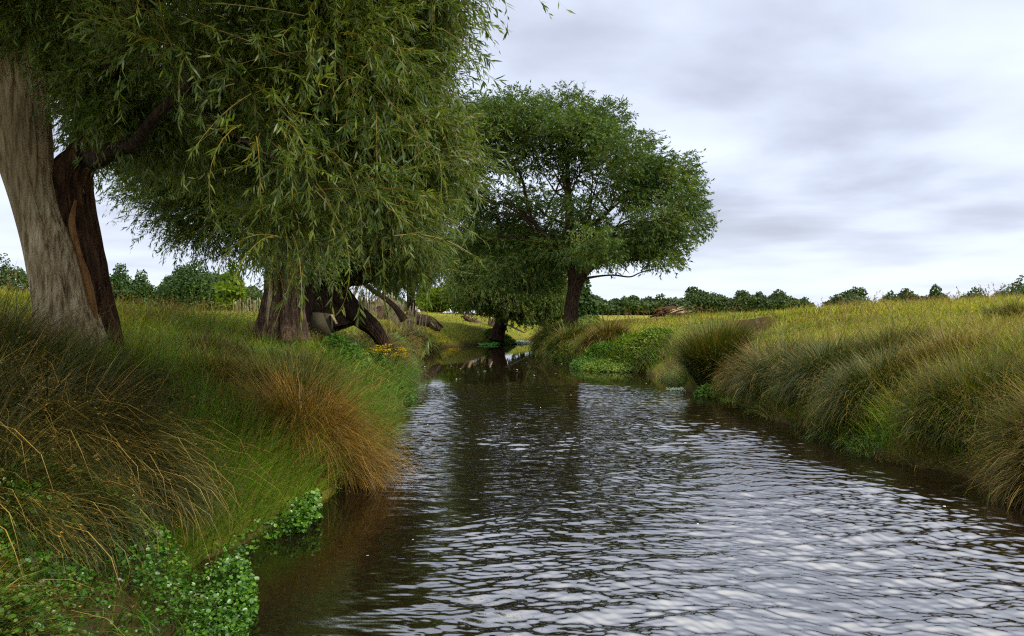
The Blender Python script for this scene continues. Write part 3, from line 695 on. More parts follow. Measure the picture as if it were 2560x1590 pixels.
# ---- tree 1: the near willow with the pale stem
def tree1():
    Yt = 7.5; b0 = P(200, 860, Yt); t = thing('willow_tree', 'big near willow with a pale barkless stem and hanging branches over the river', 'tree', (b0[0], b0[1], float(height(b0[0], b0[1]))), 'old willows along the river')
    O = np.array(t.location)
    def path(rows, dy=0.0): 
        p = np.array([P(a, b, Yt + dy) for a, b, r in rows]); return p, [r / F * Yt for a, b, r in rows]
    mb = MB(); p, r = path([(178, 930, 128), (172, 850, 100), (160, 760, 82), (141, 672, 77), (115, 586, 68), (88, 500, 64), (70, 424, 70), (58, 353, 80), (42, 247, 88), (16, 141, 82), (-20, 0, 70), (-70, -200, 52), (-100, -420, 34)])
    tube(mb, p - O, np.array(r) * .82, 140, 300, 0.08, 3, cap=True, lobes=.03); mb.build('bare_stem', M['wood_pale'], t, True)['label'] = 'pale barkless stem with long cracks'
    mb = MB(); p, r = path([(240, 950, 116), (228, 880, 92), (219, 816, 84), (212, 759, 76), (203, 672, 68), (187, 586, 68), (172, 500, 66), (178, 440, 58), (204, 395, 44), (226, 340, 30)], .21)
    tube(mb, p - O, np.array(r) * .86, 130, 260, 0.17, 8, cap=True); mb.build('bark_stem', M['bark_red'], t, True)['label'] = 'dark reddish stem with rough bark'
    mb = MB(); p, r = path([(190, 500, 3), (181, 560, 7), (197, 630, 6), (214, 690, 9), (231, 760, 8), (240, 800, 4)], -.02)
    tube(mb, p - O, r, 16, 60, 0.2, 4); mb.build('bark_strip', M['wood_orange'], t, True)['label'] = 'orange strip of torn bark'
    mb = MB()
    for rows, dy in (([(212, 400, 34), (240, 335, 25), (262, 260, 20), (283, 180, 17), (300, 60, 20), (320, -120, 12)], .2),
                 ([(220, 395, 30), (285, 372, 19), (345, 332, 16), (400, 268, 13), (480, 200, 14), (620, 120, 8)], .1),
                 ([(70, 200, 50), (130, 190, 34), (175, 90, 24), (240, -60, 14)], .3),
                 ([(240, 400, 24), (330, 392, 18), (420, 395, 14), (520, 340, 11), (700, 260, 7), (860, 240, 4)], -.5),
                 ([(300, 60, 18), (480, -60, 14), (700, -140, 10), (960, -120, 5)], .1),
                 ([(-30, -60, 45), (60, -260, 30), (260, -420, 18), (560, -480, 8)], .2),
                 ([(400, 268, 16), (560, 330, 10), (720, 420, 7), (860, 520, 3)], .4),
                 ([(283, 180, 20), (430, 60, 14), (640, 40, 9), (900, 60, 4)], -1.0)):
        p, r = path(rows, dy)
        if dy in (-.5, -1.0): p[:, 1] -= np.linspace(0, 1.5, len(p))
        tube(mb, p - O, r, 16, 44, 0.10, 5)
    mb.build('limb', M['bark_dark'], t, True)
    near = [pc(690, 20, 6.3, 140, 110, .9), pc(850, 30, 6.0, 150, 120, 1.1), pc(945, 40, 6.2, 80, 110, .9), pc(915, 190, 6.0, 95, 90, 1.0), pc(820, 190, 6.0, 120, 90, .9),
            pc(690, 170, 6.2, 80, 60, .7), pc(770, 310, 6.2, 90, 70, .8), pc(880, 310, 6.0, 100, 80, .9), pc(940, 330, 6.2, 75, 70, .8), pc(890, 400, 6.3, 80, 40, .5),
            pc(720, 540, 5.6, 75, 30, .4, .03), pc(965, 500, 6.0, 45, 35, .35, .03), pc(1040, 330, 6.2, 80, 26, .4, .03), pc(1040, 420, 6.2, 75, 30, .4, .03), pc(1040, 190, 6.4, 25, 60, .4, .03), pc(1085, 20, 6.0, 24, 40, .25, .022), pc(430, 100, 5.6, 100, 25, .3, .02)]
    deep = [pc(300, -20, 8.8, 220, 60, 1.3), pc(80, -10, 9.0, 160, 55, 1.2, .5), pc(150, 90, 9.2, 120, 70, 1.0, .12), pc(420, 100, 9.0, 160, 110, 1.3), pc(540, 220, 9.0, 150, 110, 1.3), pc(430, 240, 9.4, 110, 90, 1.1),
            pc(460, 350, 9.4, 130, 65, 1.2), pc(600, 380, 9.2, 120, 75, 1.2), pc(740, 300, 9.4, 150, 110, 1.2), pc(780, 130, 9.4, 200, 130, 1.2), pc(930, 270, 9.2, 120, 130, 1.1), pc(190, 220, 9.6, 80, 80, .9, .12), pc(320, 340, 9.4, 70, 45, .8, .3), pc(250, 150, 8.4, 90, 90, .8, .3), pc(370, 250, 8.2, 70, 90, .8, .5), pc(370, 290, 7.0, 60, 50, .4, .28), pc(310, 220, 7.0, 70, 70, .4, .22), pc(60, 60, 8.3, 120, 60, .6, .25), pc(60, 10, 6.7, 110, 60, .4, .22), pc(150, 60, 6.8, 60, 60, .3, .08),
            pc(980, 100, 9, 90, 120, 1.0), pc(700, 450, 9.4, 110, 50, 1.0), pc(820, 420, 9.4, 110, 70, 1.0)]
    above = [pc(100, -300, 7.5, 330, 200, 2.0), pc(500, -330, 7.0, 330, 230, 2.2), pc(880, -250, 7.0, 260, 190, 2.0), pc(400, -700, 7.5, 400, 260, 2.2), pc(-300, -150, 7.5, 260, 260, 2.0), pc(-200, -500, 6.5, 300, 260, 2.2),
             (-2.6, 4.6, 5.4, 1.3, 1.3, .7, 1.6), (-1.7, 5.0, 5.2, 1.1, 1.2, .8, 1.4), (-4.2, 4.6, 5.2, 1.4, 1.3, .9, 1.6), (-3.4, 3.0, 5.3, 1.5, 1.4, .9, 1.6), (-1.6, 3.2, 5.4, 1.3, 1.3, .8, 1.4), (-5.0, 2.4, 5.5, 1.6, 1.5, 1.0, 1.6), (-2.4, 1.4, 5.6, 1.5, 1.4, .9, 1.4), (-0.7, 4.9, 5.3, 1.1, 1.2, .7, 1.2), (-6.5, 5.0, 5.6, 1.6, 1.6, 1.4, 1.6), (-5.5, 9.5, 6.0, 2.0, 2.0, 1.5, 2.0), (-2.2, 9.5, 6.2, 2.0, 2.0, 1.5, 2.0)]
    ctr = P(420, 150, 7.6)
    tw = MB()
    a, _ = crown_shoots(near, ctr, 11500, .40, 21, .055, .17, (-0.2, 1.9), .15, True, .005, 6, .45, wmb=tw)
    b, _ = crown_shoots(deep, ctr, 11000, .50, 20, .08, .20, (0.3, 1.6), .2, False, .005, 4, .5, wmb=tw)
    hero = [pc(450, 110, 4.9, 110, 50, .3), pc(620, 200, 4.8, 60, 60, .3), pc(700, 330, 4.8, 80, 70, .3), pc(780, 430, 4.9, 80, 60, .3), pc(920, 470, 5.0, 100, 60, .3), pc(970, 250, 5.2, 100, 100, .3), pc(850, 120, 5.0, 160, 90, .3), pc(1110, 370, 5.2, 50, 60, .3), pc(1080, 50, 5.2, 30, 40, .2), pc(720, 600, 5.0, 70, 30, .2), pc(980, 580, 5.0, 50, 40, .2)]
    h_, _ = crown_shoots(hero, ctr, 230, .60, 27, .072, .15, (0.0, 2.2), .1, True, .0065, 8, .6, wmb=tw)
    c, _ = crown_shoots(above, ctr, 10000, .75, 16, .13, .22, (0.4, 1.8), .3, False, .006, 4, .5, wmb=tw)
    # long drooping outer wands
    lm = MB()
    for m_ in (a, b, c, h_):
        n0 = lm.n; lm.V += m_.V; lm.Q += [q + n0 for q in m_.Q]; lm.T += [q + n0 for q in m_.T]
        for k, v in m_.A.items(): lm.A.setdefault(k, []).extend(v)
        lm.n += m_.n
    lm.build('crown', M['willow_near'], t, origin=O)
    tw.build('twigs', M['twig'], t, origin=O)
tree1()

def willow(label, base, trunk_paths, limb_specs, clumps, ctr, nsh, Lsh, nl, leaf, lw, mat, barkm='bark_dark', group='old willows along the river', extra=None, twig_w=.006, **kw):
    t = thing('willow_tree', label, 'tree', base, group); O = np.array(t.location)
    mb = MB()
    for p, r in trunk_paths: tube(mb, np.array(p) - O, r, 96, 140, .20, int(abs(p[0][0] * 100)) + 2)
    mb.build('trunk', M[barkm], t, True)
    if limb_specs:
        mb = MB()
        for k, (s, r0, tg) in enumerate(limb_specs): limbs(mb, np.array(s) - O, r0, [np.array(x) - O for x in tg], fork=4, seed=k + 3)
        mb.build('limb', M['bark_dark'], t, True)
    lm, tm = crown_shoots(clumps, ctr, nsh, Lsh, nl, leaf, lw, twig_w=twig_w, **kw)
    lm.build('crown', M[mat], t, origin=O); tm.build('twigs', M['twig'], t, origin=O)
    return t, O

def pth(rows, Y):
    return [P(a, b, Y) for a, b, r in rows], [r / F * Y for a, b, r in rows]

# ---- tree 2
Y2 = 14.0
cl = [pc(420, 470, Y2, 75, 55, 1.0), pc(470, 540, Y2, 60, 45, .9), pc(540, 490, Y2, 90, 80, 1.3), pc(600, 580, Y2, 80, 50, 1.0), pc(650, 470, Y2, 100, 90, 1.4), pc(480, 400, Y2, 120, 70, 1.3), pc(370, 430, Y2, 50, 35, .7),
      pc(740, 560, Y2, 80, 70, 1.2), pc(700, 640, Y2 - 1.2, 60, 45, .6), pc(620, 350, Y2, 120, 90, 1.3), pc(790, 640, Y2 - 1, 40, 45, .6), pc(505, 590, Y2, 45, 30, .7)]
t2, O2 = willow('second willow with a broad flared trunk and a pale scar strip', P(705, 832, Y2),
    [pth([(706, 850, 70), (706, 800, 56), (708, 760, 50), (710, 720, 47), (712, 680, 47), (715, 630, 42), (722, 560, 32), (735, 450, 18)], Y2),
     pth([(672, 845, 22), (684, 790, 18), (692, 720, 20), (684, 670, 20), (650, 630, 16), (600, 590, 11), (540, 540, 6)], Y2 - .08),
     pth([(748, 845, 18), (743, 790, 14), (742, 730, 18), (745, 660, 14)], Y2 - .1),
     pth([(640, 838, 14), (668, 800, 18), (680, 760, 16)], Y2 - .1)],
    [(P(715, 620, Y2), .16, [P(540, 480, Y2), P(620, 400, Y2 + .5), P(760, 470, Y2), P(440, 460, Y2 + .5), P(650, 540, Y2 - .8)])],
    cl, P(620, 560, Y2), 7200, .60, 18, .085, .2, 'willow_mid', 'bark_grey', droop=(0.3, 1.5), upb=.2, segs=4, shell=.5)
mb = MB(); p, r = pth([(672, 826, 11), (673, 780, 8), (676, 740, 5.5), (678, 700, 4), (677, 660, 3)], Y2 - .37)
tube(mb, np.array(p) - O2, r, 14, 50, .12, 4); mb.build('scar_strip', M['wood_pale'], t2, True)['label'] = 'pale strip of bare wood'

# ---- tree 3 : leaning willow with big buttress
Y3 = 17.0
cl = [pc(900, 600, Y3, 100, 70, 1.6), pc(1000, 560, Y3, 90, 80, 1.6), pc(1040, 610, Y3, 60, 55, 1.4), pc(850, 540, Y3, 110, 90, 1.7), pc(960, 470, Y3, 120, 90, 1.8), pc(1060, 490, Y3, 60, 70, 1.5), pc(940, 660, Y3 + .5, 90, 38, 1.2),
      pc(1040, 680, Y3 + .5, 60, 35, 1.0), pc(820, 630, Y3, 70, 60, 1.3), pc(860, 430, Y3, 110, 80, 1.5)]
t3, O3 = willow('third willow leaning right over a long buttress root beside the grey slab', P(840, 810, Y3),
    [pth([(826, 820, 66), (816, 770, 56), (806, 730, 48), (808, 690, 44), (830, 640, 34), (850, 560, 22)], Y3),
     pth([(968, 905, 10), (958, 858, 15), (934, 820, 20), (905, 797, 24), (870, 765, 28), (840, 735, 34), (815, 700, 34)], Y3 - .1),
     pth([(812, 745, 36), (838, 705, 30), (870, 690, 24), (905, 690, 20), (950, 675, 14), (1000, 640, 8)], Y3 + .1),
     pth([(770, 815, 24), (784, 770, 28), (795, 720, 32)], Y3 + .1), pth([(862, 820, 34), (848, 780, 38), (832, 740, 38), (820, 700, 30)], Y3 + .15)],
    [(P(835, 630, Y3), .2, [P(900, 520, Y3), P(980, 480, Y3), P(840, 450, Y3 + 1), P(1060, 560, Y3), P(960, 620, Y3 - .8)])],
    cl, P(930, 600, Y3), 7600, .65, 18, .09, .2, 'willow_mid', 'bark_dark', droop=(0.4, 1.8), upb=.2, segs=4, shell=.5)

# ---- tree 6 : big round willow right of centre
Y6 = 33.0
cl6 = [(1190, 300, 85, 55), (1290, 275, 70, 45), (1400, 275, 85, 45), (1500, 310, 70, 50), (1545, 385, 70, 55), (1630, 430, 62, 50), (1705, 430, 36, 40), (1715, 500, 45, 50), (1735, 560, 34, 42), (1650, 545, 72, 52), (1560, 480, 70, 55),
       (1440, 410, 80, 60), (1310, 390, 85, 60), (1190, 400, 60, 75), (1220, 510, 80, 50), (1330, 500, 60, 40), (1440, 520, 60, 40), (1180, 590, 60, 60), (1590, 625, 70, 32), (1670, 610, 55, 35), (1490, 600, 60, 35), (1250, 600, 60, 45),
       (1350, 330, 90, 50), (1470, 350, 70, 45), (1380, 620, 70, 50), (1330, 690, 80, 50), (1250, 680, 70, 40), (1300, 560, 50, 40), (1500, 640, 60, 30), (1380, 590, 60, 50), (1560, 600, 60, 40), (1660, 650, 50, 22), (1440, 620, 60, 45), (1480, 580, 60, 50), (1610, 590, 60, 45), (1340, 620, 60, 50), (1240, 330, 80, 60), (1600, 480, 60, 50), (1160, 480, 50, 70), (1150, 360, 50, 60)]
r6 = np.random.default_rng(3)
clumps6 = [pc(a, b, Y6 + r6.uniform(-3, 3), c, d, 1.2) for a, b, c, d in cl6 for _ in range(1)] + [pc(a + r6.normal(0, 14), b + r6.normal(0, 10), Y6 + r6.uniform(-2.5, 2.5), c * .5, d * .5, .8) for a, b, c, d in cl6] + [pc(1590, 420, Y6, 50, 50, .9), pc(1610, 360, Y6, 30, 30, .7), pc(1680, 480, Y6, 50, 50, .9), pc(1450, 330, Y6, 110, 50, 1.2), pc(1250, 300, Y6, 90, 50, 1.2)]
t6, O6 = willow('large round headed willow standing alone on the right bank', P(1425, 828, Y6),
    [pth([(1422, 850, 22), (1424, 815, 17.5), (1428, 770, 15.5), (1434, 730, 15.5), (1444, 700, 15), (1470, 668, 11), (1500, 635, 9), (1530, 600, 7)], Y6),
     pth([(1432, 730, 14), (1432, 690, 12), (1428, 640, 11), (1424, 560, 9), (1420, 460, 6), (1416, 350, 3)], Y6),
     pth([(1450, 698, 3.6), (1500, 690, 2.2), (1535, 688, 1.9), (1575, 692, 1.6), (1600, 682, 1.3), (1640, 672, .9), (1664, 677, .5)], Y6 - .4)],
    [(P(1428, 640, Y6), .14, [P(1340, 500, Y6 + 1), P(1290, 400, Y6), P(1240, 540, Y6), P(1380, 380, Y6 - 1), P(1200, 600, Y6 + 1), P(1350, 420, Y6 + 2)]),
     (P(1440, 705, Y6), .15, [P(1540, 470, Y6), P(1600, 540, Y6 + 1), P(1500, 430, Y6 - 1)]),
     (P(1480, 660, Y6), .14, [P(1660, 600, Y6), P(1720, 570, Y6 + .6), P(1640, 640, Y6 - 1), P(1700, 540, Y6 - 1), P(1560, 560, Y6 - 1)])],
    clumps6, P(1440, 520, Y6), 19500, .46, 11, .15, .32, 'willow_far', droop=(0.1, 1.2), upb=.2, segs=3, shell=.45, twig_w=.012)

# ---- tree 5 : dark willow leaning over the far water
Y5 = 42.0
cl5 = [(1180, 630, 60, 50), (1250, 610, 80, 50), (1330, 630, 70, 50), (1210, 690, 70, 50), (1290, 690, 80, 50), (1370, 680, 50, 50), (1200, 735, 60, 30), (1275, 745, 70, 36), (1350, 745, 50, 40), (1195, 670, 30, 35), (1320, 775, 40, 20)]
willow('dark spreading willow leaning on its short trunk at the far bend', P(1250, 838, Y5),
    [pth([(1242, 850, 20), (1246, 832, 17), (1254, 808, 15), (1260, 770, 17), (1255, 720, 17), (1245, 660, 8)], Y5)],
    [(P(1258, 770, Y5), .25, [P(1190, 680, Y5), P(1330, 680, Y5), P(1260, 620, Y5 + 1), P(1350, 740, Y5 - 1)])],
    [pc(a, b, Y5 + r6.uniform(-2, 2), c, d, 1.6) for a, b, c, d in cl5], P(1260, 700, Y5), 12000, .7, 12, .17, .32, 'willow_mid', droop=(0.5, 1.8), upb=.1, segs=3, shell=.55, twig_w=.012)

# ---- tree 4 : thin willow behind the fence
Y4 = 47.0
willow('thin dark willow with a straight trunk behind the paling fence', P(1029, 800, Y4),
    [pth([(1028, 812, 12), (1028, 770, 10), (1027, 720, 9), (1030, 660, 6), (1035, 600, 3)], Y4)],
    [(P(1028, 700, Y4), .15, [P(990, 640, Y4), P(1080, 660, Y4), P(1100, 720, Y4), P(1050, 620, Y4)])],
    [pc(990, 690, Y4, 45, 35, 1.5), pc(1040, 650, Y4, 60, 50, 2), pc(970, 640, Y4, 50, 50, 1.5), pc(1090, 640, Y4, 35, 35, 1.6)], P(1040, 670, Y4), 4200, .9, 12, .18, .32, 'willow_mid', droop=(.4, 1.6), segs=3, twig_w=.012)

# ------------------------------------------------------------------ hedge, oaks and far tree line
def round_tree(label, px, top, hw, Y, mat, base_py=None, name='oak_tree', group='trees of the far tree line', n=2200, leaf=None, seed=0, lobes=12, flat=1.0):
    r = np.random.default_rng(seed + int(px)); x = (px - 1280) / F * Y
    gz = float(height(x, Y)); zt = P(px, top, Y)[2]; W_ = hw / F * Y; H_ = zt - gz
    t = thing(name, label, 'tree' if name != 'shrub' else 'shrub', (x, Y, gz), group)
    leaf = leaf or max(0.15, Y * 0.0026)
    if Y > 75: hw *= 1.5; n = int(n * 3); lobes = 18
    W_ = hw / F * Y
    mb = MB()
    tube(mb, [(0, 0, -.3), (r.normal(0, .03 * W_), 0, H_ * .3), (r.normal(0, .08 * W_), 0, H_ * .62)], [W_ * .075 + .05, W_ * .055 + .03, W_ * .02], 10, 10, .1, 3)
    for k in range(6):
        a = r.uniform(0, 6.28); tube(mb, [(0, 0, H_ * r.uniform(.2, .4)), (np.cos(a) * W_ * .3, np.sin(a) * W_ * .3, H_ * .5), (np.cos(a) * W_ * .65, np.sin(a) * W_ * .65, H_ * .7)], [W_ * .03 + .02, W_ * .02 + .01, .01], 6, 7)
    mb.build('trunk', M['bark_dark'], t, True)
    cs = []
    for k in range(lobes):
        a = r.uniform(0, 6.28); rad = W_ * r.uniform(.05, .82); q = rad / W_
        zz = H_ * (0.22 + 0.50 * r.uniform(0, 1) * (1 - q * q * .7)); s = W_ * r.uniform(.18, .40)
        cs.append((np.cos(a) * rad, np.sin(a) * rad, zz, s, s, min(s * .8, H_ * .3)))
    cs.append((r.normal(0, .16) * W_, 0, H_ * .80, W_ * .30, W_ * .30, H_ * .20)); cs.append((0, 0, H_ * .42, W_ * .80, W_ * .8, H_ * .40))
    cs = np.array(cs); w = cs[:, 3] ** 2; ci = rng.choice(len(cs), n, p=w / w.sum())
    u = rand_dir(n); rr = rng.uniform(.35, 1, n) ** .4 * (1 + .14 * fnoise(u[:, 0] * 5 + ci, u[:, 1] * 5, u[:, 2] * 5, 4, 2))
    b = cs[ci, :3] + u * rr[:, None] * cs[ci, 3:6]; b[:, 2] = np.maximum(b[:, 2], H_ * .04)
    nr = unit(u * .9 + rand_dir(n) * .8); d = unit(np.cross(nr, rand_dir(n)))
    lm = MB(); Lf = leaf * rng.uniform(.6, 1.5, n); leaves(lm, b, d, nr, Lf, Lf * .8, np.clip(rng.normal(.45, .2, n), 0, 1))
    lm.build('crown', M[mat], t)
    return t
G = 'trees of the far tree line'
far = [
 ('dark tree above the meadow at the left edge behind the pale trunk', 10, 630, 62, 110, 'oak_blue', 4000),
 ('green tree rising over the meadow just right of the near willow trunk', 300, 658, 36, 110, 'oak', 3500),
 ('smaller tree between the near willow and the broad dense oak', 350, 674, 34, 110, 'oak', 3200),
 ('low shrubby tree in the dip between the two distant groups', 395, 712, 24, 112, 'oak', 1800),
 ('dark oak joined to the left side of the broad dense oak', 447, 660, 44, 95, 'oak', 4200),
 ('broad dense oak with the widest dark crown on the left meadow', 515, 653, 78, 90, 'oak', 7500),
 ('low distant tree seen above the paling fence', 625, 714, 40, 160, 'oak_blue', 2200),
 ('far tree on the slope inside the arch of the leaning willow', 872, 742, 40, 120, 'oak', 2600),
 ('second far tree on the slope inside the arch', 915, 755, 34, 120, 'oak', 2200),
 ('blue far treetop under the sloping trunk', 945, 748, 26, 300, 'oak_blue', 1500),
 ('round green tree behind the sloping trunk', 985, 735, 38, 80, 'oak', 3000),
 ('leftmost low tree of the right hand tree line', 1513, 753, 26, 170, 'oak_blue', 2000),
 ('second low tree of the right hand tree line', 1543, 747, 26, 175, 'oak_blue', 2000),
 ('rounded tree before the brushwood pile on its left', 1582, 739, 34, 165, 'oak_blue', 2600),
 ('dark tree just behind the left end of the brushwood pile', 1625, 742, 28, 170, 'oak_blue', 2200),
 ('wide tree behind the brushwood pile', 1662, 734, 34, 172, 'oak_blue', 2600),
 ('tree to the right of the brushwood pile in the tree line', 1706, 731, 32, 165, 'oak_blue', 2600),
 ('tallest umbrella topped tree of the right hand tree line', 1755, 717, 42, 170, 'oak_blue', 3600),
 ('lower pale tree right of the umbrella topped one', 1806, 738, 26, 170, 'oak_blue', 2000),
 ('twin lobed dark tree in the right hand tree line', 1858, 725, 34, 165, 'oak_blue', 2800),
 ('middle tree between the twin lobed and the last broad one', 1906, 730, 30, 168, 'oak_blue', 2400),
 ('last broad tree of the joined right hand tree line', 1953, 725, 40, 160, 'oak_blue', 3200),
 ('half hidden pale shrub on the meadow crest', 2012, 743, 20, 150, 'oak', 1400),
 ('isolated round tree over the brown soil mounds', 2118, 718, 47, 150, 'oak_blue', 3600),
 ('small tree at the left of the trio on the crest', 2222, 729, 27, 150, 'oak_blue', 2000),
 ('middle rounded tree of the trio on the crest', 2278, 721, 38, 152, 'oak_blue', 2800),
 ('tall dark tree at the right of the trio on the crest', 2342, 711, 26, 140, 'oak', 2200),
 ('low spreading tree rising toward the right edge', 2432, 718, 42, 130, 'oak', 2600),
 ('dark tree at the right edge of the crest', 2550, 688, 62, 120, 'oak', 3600),
]
for k, (lab, px, top, hw, Y, m_, n) in enumerate(far): round_tree(lab, px, top, hw, Y, m_, n=n, seed=k)
def wood():
    mb = MB()
    for x0, x1, tops, Yb, n in ((1440, 2000, [(1440, 752), (1520, 760), (1600, 752), (1700, 748), (1760, 742), (1830, 750), (1900, 742), (1960, 745), (2000, 768)], 178, 26000),
                                (262, 680, [(262, 690), (330, 700), (390, 735), (430, 700), (520, 700), (590, 725), (640, 726), (680, 735)], 118, 15000)):
        px = rng.uniform(x0, x1, n); Yv = Yb + rng.uniform(-6, 6, n); tp = np.interp(px, *zip(*tops)) + 6 * fnoise(px / 14, px * 0, px * 0, 17, 2)
        x = (px - 1280) / F * Yv; g_ = height(x, Yv); zt = HC - (tp - 785) / F * Yv
        u = rng.uniform(0, 1, n) ** .7; base = np.stack([x, Yv, g_ + (zt - g_) * u], 1)
        nr = unit(rand_dir(n) + np.array([0, -.6, .6])); d = unit(np.cross(nr, rand_dir(n))); lf = Yb * .0027 * rng.uniform(.6, 1.5, n)
        leaves(mb, base, d, nr, lf, lf * .8, np.clip(rng.normal(.4, .22, n), 0, 1))
    o = mb.build('woodland_undergrowth', M['oak_blue']); tag(o, 'dark green undergrowth joining the far trees into one wood', 'woodland', kind='stuff')
wood()
near_far = [
 ('yellow green tree in front of the broad dense oak', 577, 650, 42, 62, 'lime', 4500),
 ('yellow green bushy tree right of the thin willow trunk', 1082, 704, 52, 62, 'lime', 6000),
 ('bright yellow green tree behind the fallen log', 1150, 655, 50, 60, 'lime', 7500),
 ('dark bushy tree behind the leaning dark willow on its left', 1215, 660, 60, 58, 'oak', 6000),
 ('dark bushy tree right behind the leaning dark willow', 1305, 655, 65, 57, 'oak', 7000),
 ('deep green tree behind the foot of the large round willow', 1385, 670, 60, 56, 'oak', 7000),
 ('green bushy tree ending the dark row right of the large willow trunk', 1458, 694, 47, 55, 'oak', 6000),
 ('low hedge like bush joining the dark row to the far tree line', 1490, 740, 30, 100, 'oak_blue', 2500),
]
for k, (lab, px, top, hw, Y, m_, n) in enumerate(near_far): round_tree(lab, px, top, hw, Y, m_, n=n, seed=50 + k, group='bushy trees beyond the river bend', leaf=.26, lobes=16)

# ------------------------------------------------------------------ paling fences
def fence(label, pts, n, hgt, thick=.032):
    pts = np.array(pts, float); seg = np.linalg.norm(np.diff(pts, axis=0), axis=1); cs = np.concatenate([[0], np.cumsum(seg)]); s = np.linspace(0, cs[-1], n)
    x = np.interp(s, cs, pts[:, 0]); y = np.interp(s, cs, pts[:, 1]); z = height(x, y)
    t = thing('paling_fence', label, 'fence', (x[0], y[0], z[0]), 'paling fences'); O = np.array(t.location)
    protos = []
    for k in range(5):
        mb = MB(); h = hgt * rng.uniform(.9, 1.08)
        tube(mb, [(0, 0, -.15), (rng.normal(0, .02), rng.normal(0, .02), h * .5), (rng.normal(0, .03), rng.normal(0, .03), h)], [thick, thick * .9, thick * .55], 6, 6, .15, k)
        o = mb.build('paling', M['paling'], t); protos.append(o.data); bpy.data.objects.remove(o)
    for k in range(n):
        o = bpy.data.objects.new('paling', protos[int(rng.integers(5))]); C.objects.link(o); o.parent = t
        o.location = (x[k] - O[0], y[k] - O[1], z[k] - O[2]); o.rotation_euler = (rng.normal(0, .05), rng.normal(0, .06), rng.uniform(0, 6.28)); o.scale = (1, 1, rng.uniform(.85, 1.1))
    for f_ in (.35, .8):
        mb = MB(); tube(mb, np.stack([x - O[0], y - O[1] - .04, z - O[2] + hgt * f_], 1), np.full(n, .008), 5); mb.build('wire', M['bark_dark'], t)
fence('dense paling fence left of the second willow trunk', [(-18.2, 52), (-16.4, 52.5), (-14.3, 52)], 34, 1.12, .045)
fence('long paling fence running down to the water behind the leaning willow', [(-10.6, 50), (-9.2, 48), (-7.6, 44.5), (-6.2, 40.5), (-5.1, 37.4), (-4.3, 36), (-3.9, 35.8)], 98, 1.25, .032)

# ------------------------------------------------------------------ logs, stumps and small things
def log(name, label, cat, rows, Y, mat='bark_grey', ridge=.18, sides=28, n=50, branches=(), group=None):
    p, r = pth(rows, Y); p = np.array(p)
    if isinstance(Y, (int, float)): pass
    t = thing(name, label, cat, p[0], group); O = np.array(t.location); mb = MB(); tube(mb, p - O, r, sides, n, ridge * 1.5, int(abs(p[0][0]) * 10) + 1); mb.build('trunk', M[mat], t, True)
    for rows2, m2 in branches:
        p2, r2 = pth(rows2, Y - .05); mb = MB(); tube(mb, np.array(p2) - O, r2, 14, 26, ridge, 7); mb.build('branch', M[m2], t, True)
    return t
log('leaning_trunk', 'long dark trunk sloping down from the leaning willow crown to the fence', 'dead trunk', [(893, 695, 5), (930, 724, 5.5), (965, 748, 6), (990, 770, 7), (1012, 800, 9)], 36, 'bark_dark')
log('snag', 'pale broken bough standing at a slant inside the willow arch', 'snag', [(872, 770, 4), (880, 750, 4), (886, 735, 3.5), (892, 722, 3.6), (896, 711, 3.2)], 34, 'wood_pale', .1)
log('stump', 'hollow brown stump behind the long paling fence', 'stump', [(958, 812, 17), (956, 790, 14), (955, 775, 11), (953, 764, 10)], 41, 'bark_grey', .25, branches=[([(970, 812, 4), (974, 790, 3), (968, 768, 2)], 'wood_pale'), ([(945, 812, 3), (944, 786, 3), (945, 766, 2.4)], 'wood_pale')])
log('fallen_log', 'thick fallen log lying beside the fence end', 'log', [(1040, 797, 13), (1060, 800, 14), (1078, 806, 13), (1092, 818, 10), (1102, 824, 6)], 38, 'bark_grey', .15, branches=[([(1075, 800, 5), (1095, 808, 3), (1108, 818, 2)], 'bark_dark')])
log('fallen_log', 'forked bare log with an upright prong on the far lawn', 'log', [(1158, 790, 3), (1172, 800, 7), (1185, 806, 9), (1200, 810, 7), (1214, 814, 4)], 50, 'bark_grey', .2, branches=[([(1182, 804, 5), (1176, 792, 4), (1171, 780, 3.4)], 'wood_pale'), ([(1180, 806, 3), (1160, 786, 2), (1150, 772, 1.2)], 'bark_grey')])
log('stump', 'split stump with a pale edge left of the leaning dark willow', 'stump', [(1230, 822, 9), (1229, 806, 7.5), (1226, 795, 4), (1224, 786, 2)], 48, 'bark_grey', .2, branches=[([(1239, 818, 3), (1234, 806, 2), (1228, 794, 1.6), (1224, 786, 1)], 'wood_white')])
log('fallen_pole', 'white bare pole lying against the leaning dark willow', 'pole', [(1262, 809, 2.2), (1280, 817, 2.0), (1298, 826, 1.8), (1312, 832, 1.2)], 40.5, 'wood_white', .05, 12, 20)

